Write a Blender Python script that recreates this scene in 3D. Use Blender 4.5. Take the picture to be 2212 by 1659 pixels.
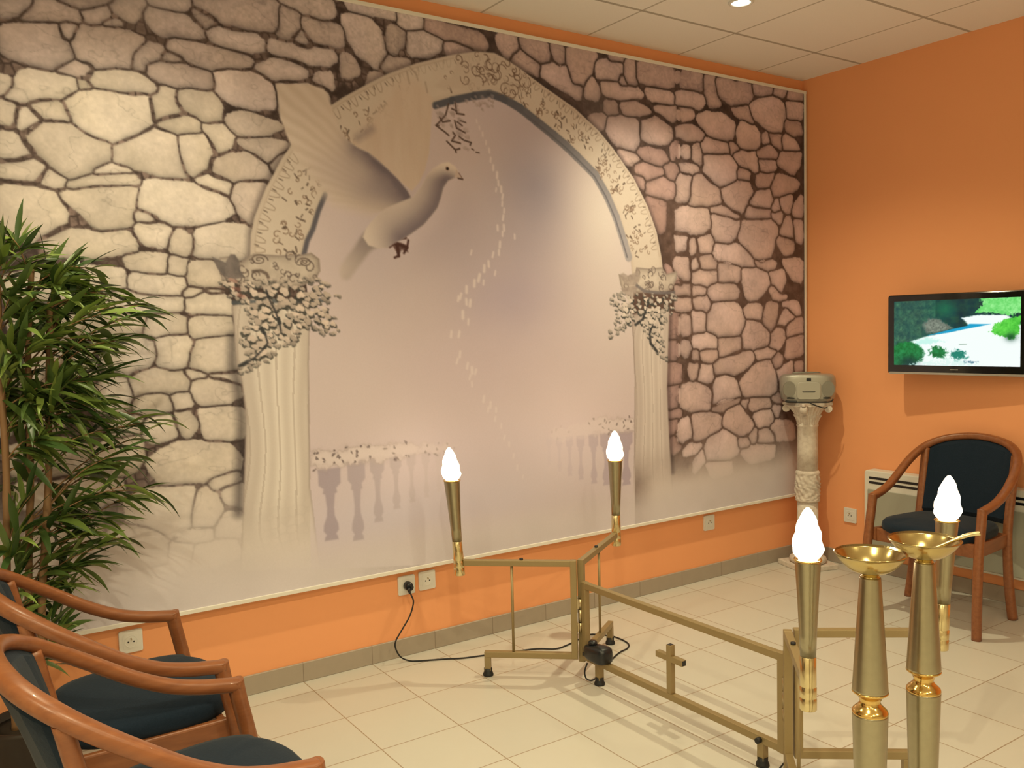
import bpy, bmesh, math, random
import numpy as np
from mathutils import Vector, Matrix

for o in list(bpy.data.objects):
    bpy.data.objects.remove(o)
S = bpy.context.scene
COL = S.collection
PI = math.pi

# ---------------------------------------------------------------- camera
F_PX, YAW, PITCH, ROLL = 1908.28, 0.594785, -0.063312, -0.023846
CAM = Vector((-4.33717, -3.34595, 1.39056))
cam = bpy.data.cameras.new('camera')
cam.sensor_fit = 'HORIZONTAL'; cam.sensor_width = 36.0
cam.lens = 36.0 * F_PX / 2212.0
cam.clip_start = 0.02
cam_o = bpy.data.objects.new('camera', cam); COL.objects.link(cam_o)
fw = Vector((math.sin(YAW) * math.cos(PITCH), math.cos(YAW) * math.cos(PITCH), math.sin(PITCH)))
rt = Vector((math.cos(YAW), -math.sin(YAW), 0)); up = rt.cross(fw)
r2 = rt * math.cos(ROLL) + up * math.sin(ROLL)
u2 = up * math.cos(ROLL) - rt * math.sin(ROLL)
cam_o.matrix_world = Matrix(((r2.x, u2.x, -fw.x, CAM.x), (r2.y, u2.y, -fw.y, CAM.y),
                             (r2.z, u2.z, -fw.z, CAM.z), (0, 0, 0, 1)))
S.camera = cam_o

# ---------------------------------------------------------------- world, exposure, lamp strengths
W = bpy.data.worlds.new('world'); S.world = W; W.use_nodes = True
bg = W.node_tree.nodes['Background']
bg.inputs[0].default_value = (1.0, 0.75, 0.5, 1); bg.inputs[1].default_value = 0.02
vs = S.view_settings
vs.view_transform = 'Standard'; vs.look = 'None'; vs.gamma = 1.0; vs.use_curve_mapping = False
vs.exposure = 0.0
S.display_settings.display_device = 'sRGB'
LAMP_W = (122.0, 73.0, 48.0, 100.0)   # right wall lamp, left wall lamp, unseen middle fill lamp, each further unseen fill lamp
LAMP_COL = (1.0, 0.89, 0.55)
LAMP_ANGLE = (130, 130, 168, 168)
FLAME_STRENGTH = 9.0
CEIL = 2.774
ROOM_X0, ROOM_Y0 = -5.4, -6.2

# ---------------------------------------------------------------- helpers
def lin(c):
    return tuple(((v / 255.0) / 12.92 if v <= 10 else (((v / 255.0) + 0.055) / 1.055) ** 2.4) for v in c)

class MB:
    """collects shapes into one mesh"""
    def __init__(s): s.v = []; s.f = []; s.sm = []
    def add(s, vs_, fs, smooth=False):
        b = len(s.v); s.v += [tuple(v) for v in vs_]
        for f in fs: s.f.append([i + b for i in f]); s.sm.append(smooth)
        return s
    def box(s, c, d, rz=0.0):
        x, y, z = [k / 2 for k in d]
        cs, sn = math.cos(rz), math.sin(rz)
        P = []
        for dz in (-z, z):
            for dx, dy in ((-x, -y), (x, -y), (x, y), (-x, y)):
                P.append((c[0] + dx * cs - dy * sn, c[1] + dx * sn + dy * cs, c[2] + dz))
        return s.add(P, [(3, 2, 1, 0), (4, 5, 6, 7), (0, 1, 5, 4), (1, 2, 6, 5), (2, 3, 7, 6), (3, 0, 4, 7)])
    def bar(s, p0, p1, w, h, upv=(0, 0, 1)):
        a, b = Vector(p0), Vector(p1); d = (b - a).normalized()
        sx = d.cross(Vector(upv))
        if sx.length < 1e-5: sx = d.cross(Vector((1, 0, 0)))
        sx.normalize(); sy = sx.cross(d)
        P = []
        for p in (a, b):
            for i, j in ((-1, -1), (1, -1), (1, 1), (-1, 1)):
                P.append(p + sx * (i * w / 2) + sy * (j * h / 2))
        return s.add(P, [(0, 1, 2, 3), (7, 6, 5, 4), (1, 0, 4, 5), (2, 1, 5, 6), (3, 2, 6, 7), (0, 3, 7, 4)])
    def post(s, x, y, z0, z1, w, ang=0.0):
        return s.box((x, y, (z0 + z1) / 2), (w, w, z1 - z0), ang)
    def tube(s, pts, r, n=10, closed=False, ry=None, upv=None, power=2.0, cap=True):
        """swept (super)ellipse: r radius or list, ry second radius"""
        P = [Vector(p) for p in pts]; m = len(P)
        R = r if isinstance(r, (list, tuple)) else [r] * m
        RY = R if ry is None else (ry if isinstance(ry, (list, tuple)) else [ry] * m)
        T = []
        for i in range(m):
            if closed: t = P[(i + 1) % m] - P[i - 1]
            else: t = P[min(i + 1, m - 1)] - P[max(i - 1, 0)]
            T.append(t.normalized())
        U = Vector(upv) if upv else (Vector((0, 0, 1)) if abs(T[0].z) < 0.9 else Vector((1, 0, 0)))
        rings = []
        for i in range(m):
            sx = T[i].cross(U)
            if sx.length < 1e-4: sx = T[i].cross(Vector((1, 0.1, 0)))
            sx.normalize(); sy = sx.cross(T[i]).normalized()
            if not upv: U = sy
            ring = []
            for k in range(n):
                a = 2 * PI * k / n; c, q = math.cos(a), math.sin(a)
                e = 2.0 / power
                cx = math.copysign(abs(c) ** e, c); cy = math.copysign(abs(q) ** e, q)
                ring.append(P[i] + sx * (cx * R[i]) + sy * (cy * RY[i]))
            rings.append(ring)
        V = [v for ring in rings for v in ring]; Fc = []
        L = m if closed else m - 1
        for i in range(L):
            for k in range(n):
                a = i * n + k; b = i * n + (k + 1) % n; i2 = (i + 1) % m
                Fc.append((a, b, i2 * n + (k + 1) % n, i2 * n + k))
        s.add(V, Fc, True)
        if cap and not closed:
            b = len(s.v) - len(V)
            s.f.append([b + k for k in range(n)][::-1]); s.sm.append(False)
            s.f.append([b + (m - 1) * n + k for k in range(n)]); s.sm.append(False)
        return s
    def lathe(s, prof, c=(0, 0, 0), n=32, mod=None, smooth=True):
        V = []; Fc = []; m = len(prof)
        for i, (r, z) in enumerate(prof):
            for k in range(n):
                a = 2 * PI * k / n
                rr = r if mod is None else mod(r, z, a)
                V.append((c[0] + rr * math.cos(a), c[1] + rr * math.sin(a), c[2] + z))
        for i in range(m - 1):
            for k in range(n):
                Fc.append((i * n + k, i * n + (k + 1) % n, (i + 1) * n + (k + 1) % n, (i + 1) * n + k))
        s.add(V, Fc, smooth)
        b = len(s.v) - len(V)
        if prof[0][0] > 1e-6: s.f.append([b + k for k in range(n)][::-1]); s.sm.append(False)
        if prof[-1][0] > 1e-6: s.f.append([b + (m - 1) * n + k for k in range(n)]); s.sm.append(False)
        return s
    def prism(s, poly, axis, a, b):
        """polygon (2D) extruded along axis 0/1/2 from a to b"""
        def P(p, t):
            if axis == 0: return (t, p[0], p[1])
            if axis == 1: return (p[0], t, p[1])
            return (p[0], p[1], t)
        n = len(poly)
        V = [P(p, a) for p in poly] + [P(p, b) for p in poly]
        Fc = [tuple(range(n))[::-1], tuple(range(n, 2 * n))]
        for i in range(n): Fc.append((i, (i + 1) % n, n + (i + 1) % n, n + i))
        return s.add(V, Fc)
    def xform(s, M, start=0):
        for i in range(start, len(s.v)): s.v[i] = tuple(M @ Vector(s.v[i]))
        return s
    def build(s, name, m, parent=None, bevel=0.0, seg=2, loc=None):
        me = bpy.data.meshes.new(name)
        me.from_pydata(s.v, [], s.f); me.validate()
        bm = bmesh.new(); bm.from_mesh(me)
        bmesh.ops.remove_doubles(bm, verts=bm.verts, dist=1e-6)
        bmesh.ops.recalc_face_normals(bm, faces=bm.faces); bm.to_mesh(me); bm.free()
        sm = s.sm
        if len(me.polygons) == len(sm):
            me.polygons.foreach_set('use_smooth', sm)
        me.materials.append(m)
        o = bpy.data.objects.new(name, me); COL.objects.link(o)
        if parent is not None: o.parent = parent
        if loc is not None: o.location = loc
        if bevel > 0:
            bv = o.modifiers.new('bevel', 'BEVEL'); bv.width = bevel; bv.segments = seg; bv.limit_method = 'ANGLE'
            bv.angle_limit = math.radians(40)
        return o

def tag(o, label=None, cat=None, group=None, kind=None):
    if label: o['label'] = label
    if cat: o['category'] = cat
    if group: o['group'] = group
    if kind: o['kind'] = kind
    return o
def empty(name, loc, rz=0.0, label=None, cat=None, group=None):
    o = bpy.data.objects.new(name, None); COL.objects.link(o); o.empty_display_size = 0.05
    o.location = loc; o.rotation_euler = (0, 0, rz)
    return tag(o, label, cat, group)
def copy_tree(o, parent=None):
    c = o.copy(); COL.objects.link(c)
    if parent is not None: c.parent = parent
    for ch in list(o.children): copy_tree(ch, c)
    return c
def spline(pts, n=8):
    P = [Vector(p) for p in pts]; out = []
    for i in range(len(P) - 1):
        p0 = P[max(i - 1, 0)]; p1 = P[i]; p2 = P[i + 1]; p3 = P[min(i + 2, len(P) - 1)]
        for k in range(n):
            t = k / n
            out.append(0.5 * ((2 * p1) + (-p0 + p2) * t + (2 * p0 - 5 * p1 + 4 * p2 - p3) * t * t + (-p0 + 3 * p1 - 3 * p2 + p3) * t ** 3))
    out.append(P[-1]); return out
def rrect(cx, cy, w, h, r, n=5):
    pts = []
    for sx, sy, a0 in ((1, 1, 0), (-1, 1, 90), (-1, -1, 180), (1, -1, 270)):
        for k in range(n + 1):
            a = math.radians(a0 + 90 * k / n)
            pts.append((cx + sx * (w / 2 - r) + r * math.cos(a), cy + sy * (h / 2 - r) + r * math.sin(a)))
    return pts

# ---------------------------------------------------------------- materials
def mat(name, color=(0.8, 0.8, 0.8), rough=0.5, metal=0.0, coat=0.0, spec=0.5):
    m = bpy.data.materials.new(name); m.use_nodes = True
    b = m.node_tree.nodes['Principled BSDF']
    b.inputs['Base Color'].default_value = (*color, 1)
    b.inputs['Roughness'].default_value = rough; b.inputs['Metallic'].default_value = metal
    b.inputs['Coat Weight'].default_value = coat; b.inputs['Specular IOR Level'].default_value = spec
    return m
class NT:
    def __init__(s, m): s.t = m.node_tree; s.b = s.t.nodes['Principled BSDF']
    def n(s, typ, **kw):
        x = s.t.nodes.new(typ)
        for k, v in kw.items(): setattr(x, k, v)
        return x
    def l(s, a, b): s.t.links.new(a, b)
    def math(s, op, a, b=None):
        x = s.n('ShaderNodeMath', operation=op)
        for i, v in enumerate((a, b)):
            if v is None: continue
            if isinstance(v, (int, float)): x.inputs[i].default_value = v
            else: s.l(v, x.inputs[i])
        return x.outputs[0]
    def ramp(s, fac, stops):
        r = s.n('ShaderNodeValToRGB'); e = r.color_ramp.elements
        while len(e) < len(stops): e.new(0.5)
        for i, (p, c) in enumerate(stops): e[i].position = p; e[i].color = (*c, 1)
        s.l(fac, r.inputs[0]); return r.outputs[0]
    def noise(s, vec, scale, detail=4.0, rough=0.55):
        x = s.n('ShaderNodeTexNoise'); x.inputs['Scale'].default_value = scale
        x.inputs['Detail'].default_value = detail; x.inputs['Roughness'].default_value = rough
        if vec is not None: s.l(vec, x.inputs['Vector'])
        return x.outputs['Fac']
    def bump(s, h, strength=0.2, dist=0.01):
        x = s.n('ShaderNodeBump'); x.inputs['Strength'].default_value = strength; x.inputs['Distance'].default_value = dist
        s.l(h, x.inputs['Height']); s.l(x.outputs[0], s.b.inputs['Normal'])
    def obj(s): return s.n('ShaderNodeTexCoord').outputs['Object']
    def pos(s): return s.n('ShaderNodeNewGeometry').outputs['Position']
    def sep(s, v):
        x = s.n('ShaderNodeSeparateXYZ'); s.l(v, x.inputs[0]); return x.outputs
    def mix(s, f, a, b):
        x = s.n('ShaderNodeMix', data_type='RGBA')
        if isinstance(f, (int, float)): x.inputs[0].default_value = f
        else: s.l(f, x.inputs[0])
        for i, v in ((6, a), (7, b)):
            if isinstance(v, tuple): x.inputs[i].default_value = (*v, 1)
            else: s.l(v, x.inputs[i])
        return x.outputs[2]

def paint_mat(name, c):
    m = mat(name, c, 0.75, spec=0.25); t = NT(m)
    f = t.noise(t.pos(), 1.3, 2.0)
    t.l(t.mix(f, tuple(v * 0.96 for v in c), tuple(min(v * 1.04, 1) for v in c)), t.b.inputs['Base Color'])
    t.bump(t.noise(t.pos(), 220, 3.0), 0.08, 0.002)
    return m
def grid_mask(t, sock, off, per, w):
    """1 on the joint line"""
    a = t.math('FRACT', t.math('DIVIDE', t.math('ADD', sock, off), per))
    d = t.math('SUBTRACT', 0.5, t.math('ABSOLUTE', t.math('SUBTRACT', a, 0.5)))
    return t.math('LESS_THAN', d, w / per / 2)

M = {}
M['orange'] = paint_mat('orange_paint', (0.91, 0.40, 0.185))
M['cream'] = paint_mat('cream_paint', (0.78, 0.74, 0.66))
def m_floor():
    m = mat('floor_tiles', (0.6, 0.55, 0.5), 0.32, spec=0.45); t = NT(m)
    p = t.pos(); x, y, z = t.sep(p)
    gx = grid_mask(t, x, 0.118 + 6.0, 0.3, 0.004); gy = grid_mask(t, y, 0.1186 + 9.0, 0.3, 0.004)
    g = t.math('MAXIMUM', gx, gy)
    cx = t.math('FLOOR', t.math('DIVIDE', t.math('ADD', x, 6.118), 0.3)); cy = t.math('FLOOR', t.math('DIVIDE', t.math('ADD', y, 9.1186), 0.3))
    cb = t.n('ShaderNodeCombineXYZ'); t.l(cx, cb.inputs[0]); t.l(cy, cb.inputs[1])
    wn = t.n('ShaderNodeTexWhiteNoise'); t.l(cb.outputs[0], wn.inputs['Vector'])
    base = t.mix(wn.outputs['Value'], (0.585, 0.565, 0.52), (0.625, 0.605, 0.555))
    cl = t.noise(p, 6.0, 5.0)
    base = t.mix(t.math('MULTIPLY', cl, 0.35), base, (0.56, 0.51, 0.44))
    t.l(t.mix(g, base, (0.36, 0.27, 0.19)), t.b.inputs['Base Color'])
    h = t.math('SUBTRACT', t.math('MULTIPLY', t.noise(p, 30, 3.0), 0.15), g)
    t.bump(h, 0.25, 0.002)
    return m
M['floor'] = m_floor()
def m_ceil():
    m = mat('ceiling_tiles', (0.74, 0.7, 0.66), 0.9, spec=0.1); t = NT(m)
    p = t.pos(); x, y, z = t.sep(p)
    gx = grid_mask(t, x, 0.392 + 12.0, 0.6, 0.011); gy = grid_mask(t, y, 0.381 + 12.0, 0.6, 0.017)
    base = t.mix(t.noise(p, 160, 4.0), (0.89, 0.86, 0.84), (0.95, 0.92, 0.90))
    c = t.mix(t.math('MULTIPLY', gx, 0.75), base, (0.44, 0.40, 0.35)); c = t.mix(t.math('MULTIPLY', gy, 0.9), c, (0.43, 0.39, 0.34))
    t.l(c, t.b.inputs['Base Color'])
    t.bump(t.math('SUBTRACT', t.math('MULTIPLY', t.noise(p, 120, 4.0), 0.3), t.math('MAXIMUM', gx, gy)), 0.2, 0.003)
    return m
M['ceil'] = m_ceil()
def m_base(axis, off):
    m = mat('baseboard_tiles', (0.3, 0.25, 0.2), 0.45); t = NT(m)
    p = t.pos(); s = t.sep(p)
    g = grid_mask(t, s[axis], off + 9.0, 0.3, 0.003)
    base = t.mix(t.noise(p, 14, 4.0), (0.36, 0.305, 0.25), (0.42, 0.355, 0.29))
    t.l(t.mix(g, base, (0.24, 0.19, 0.15)), t.b.inputs['Base Color'])
    return m
M['base_x'] = m_base(0, 0.118); M['base_y'] = m_base(1, 0.1186)
def m_wood():
    m = mat('varnished_beech', (0.4, 0.16, 0.06), 0.36, coat=0.12, spec=0.5); t = NT(m)
    o = t.obj(); mp = t.n('ShaderNodeMapping'); mp.inputs['Scale'].default_value = (1.5, 12, 12); t.l(o, mp.inputs[0])
    f = t.noise(mp.outputs[0], 5.0, 6.0, 0.6)
    t.l(t.ramp(f, [(0.25, (0.195, 0.062, 0.022)), (0.55, (0.265, 0.092, 0.033)), (0.8, (0.33, 0.122, 0.046))]), t.b.inputs['Base Color'])
    return m
M['wood'] = m_wood()
def m_fabric():
    m = mat('navy_fabric', (0.02, 0.035, 0.07), 0.9, spec=0.15); t = NT(m)
    o = t.obj(); f = t.noise(o, 260, 2.0)
    t.l(t.mix(f, (0.006, 0.013, 0.024), (0.014, 0.026, 0.046)), t.b.inputs['Base Color'])
    t.b.inputs['Sheen Weight'].default_value = 0.08
    t.bump(f, 0.25, 0.002); return m
M['fabric'] = m_fabric()
def m_metal(name, c, rough, noise=True):
    m = mat(name, c, rough, 1.0); t = NT(m)
    if noise:
        f = t.noise(t.obj(), 60, 3.0)
        t.l(t.mix(f, tuple(v * 0.92 for v in c), tuple(min(1, v * 1.08) for v in c)), t.b.inputs['Base Color'])
    return m
M['frame_gold'] = mat('matt_gold_paint', (0.33, 0.245, 0.12), 0.42, 0.35)
M['satin'] = m_metal('satin_gold', (0.41, 0.370, 0.255), 0.30)
M['brass'] = m_metal('polished_brass', (0.74, 0.51, 0.17), 0.15)
M['brass_pale'] = m_metal('pale_brass', (0.74, 0.63, 0.36), 0.2)
M['bowl_brass'] = m_metal('olive_brass', (0.60, 0.475, 0.21), 0.17)
M['steel'] = m_metal('hinge_metal', (0.55, 0.45, 0.28), 0.3)
M['rubber'] = mat('black_rubber', (0.012, 0.012, 0.013), 0.6)
M['black'] = mat('black_plastic', (0.010, 0.012, 0.016), 0.32)
M['gloss_black'] = mat('gloss_black', (0.006, 0.006, 0.007), 0.08, coat=0.5)
M['white'] = mat('white_plastic', (0.78, 0.76, 0.72), 0.4)
M['white_trim'] = mat('white_trim', (0.82, 0.79, 0.74), 0.5)
M['shade'] = mat('grey_plastic', (0.12, 0.11, 0.1), 0.5)
M['heat_panel'] = mat('heater_grey_panel', (0.36, 0.36, 0.30), 0.5)
M['heat_white'] = mat('heater_white', (0.74, 0.72, 0.66), 0.45)
M['silver'] = mat('silver_plastic', (0.42, 0.41, 0.37), 0.35, 0.55)
M['silver_dark'] = mat('silver_grille', (0.25, 0.24, 0.21), 0.5, 0.5)
M['cane'] = mat('bamboo_cane', (0.26, 0.145, 0.07), 0.5)
M['pot'] = mat('dark_pot', (0.03, 0.02, 0.015), 0.5)
M['soil'] = mat('pot_soil', (0.03, 0.02, 0.012), 0.95)
def m_plaster():
    m = mat('white_plaster', (0.74, 0.67, 0.6), 0.75, spec=0.25); t = NT(m)
    o = t.obj(); f = t.noise(o, 38, 6.0, 0.65)
    t.l(t.ramp(f, [(0.3, (0.58, 0.50, 0.44)), (0.6, (0.74, 0.67, 0.60))]), t.b.inputs['Base Color'])
    t.bump(f, 0.5, 0.006); return m
M['plaster'] = m_plaster()
def m_emit(name, c, s):
    m = bpy.data.materials.new(name); m.use_nodes = True; t = m.node_tree
    for n in list(t.nodes): t.nodes.remove(n)
    e = t.nodes.new('ShaderNodeEmission'); o = t.nodes.new('ShaderNodeOutputMaterial')
    e.inputs[0].default_value = (*c, 1); e.inputs[1].default_value = s
    t.links.new(e.outputs[0], o.inputs[0]); return m
M['flame'] = m_emit('flame_glass', (1.0, 0.80, 0.52), FLAME_STRENGTH)
M['lens'] = m_emit('lamp_lens', (1.0, 0.85, 0.6), 14.0)
def m_vcol(name, rough=0.6, emit=None, noise=0.0):
    m = mat(name, (0.5, 0.5, 0.5), rough, spec=0.2); t = NT(m)
    a = t.n('ShaderNodeVertexColor'); a.layer_name = 'Col'
    c = a.outputs[0]
    if emit is not None:
        t.b.inputs['Base Color'].default_value = (0.01, 0.01, 0.012, 1); t.b.inputs['Roughness'].default_value = 0.15
        t.l(c, t.b.inputs['Emission Color']); t.b.inputs['Emission Strength'].default_value = emit
    else:
        if noise > 0:
            f = t.noise(t.pos(), 140, 4.0, 0.7)
            hsv = t.n('ShaderNodeHueSaturation'); t.l(c, hsv.inputs['Color'])
            t.l(t.math('ADD', 1.0 - noise / 2, t.math('MULTIPLY', f, noise)), hsv.inputs['Value']); c = hsv.outputs[0]
        t.l(c, t.b.inputs['Base Color'])
    return m
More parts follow.
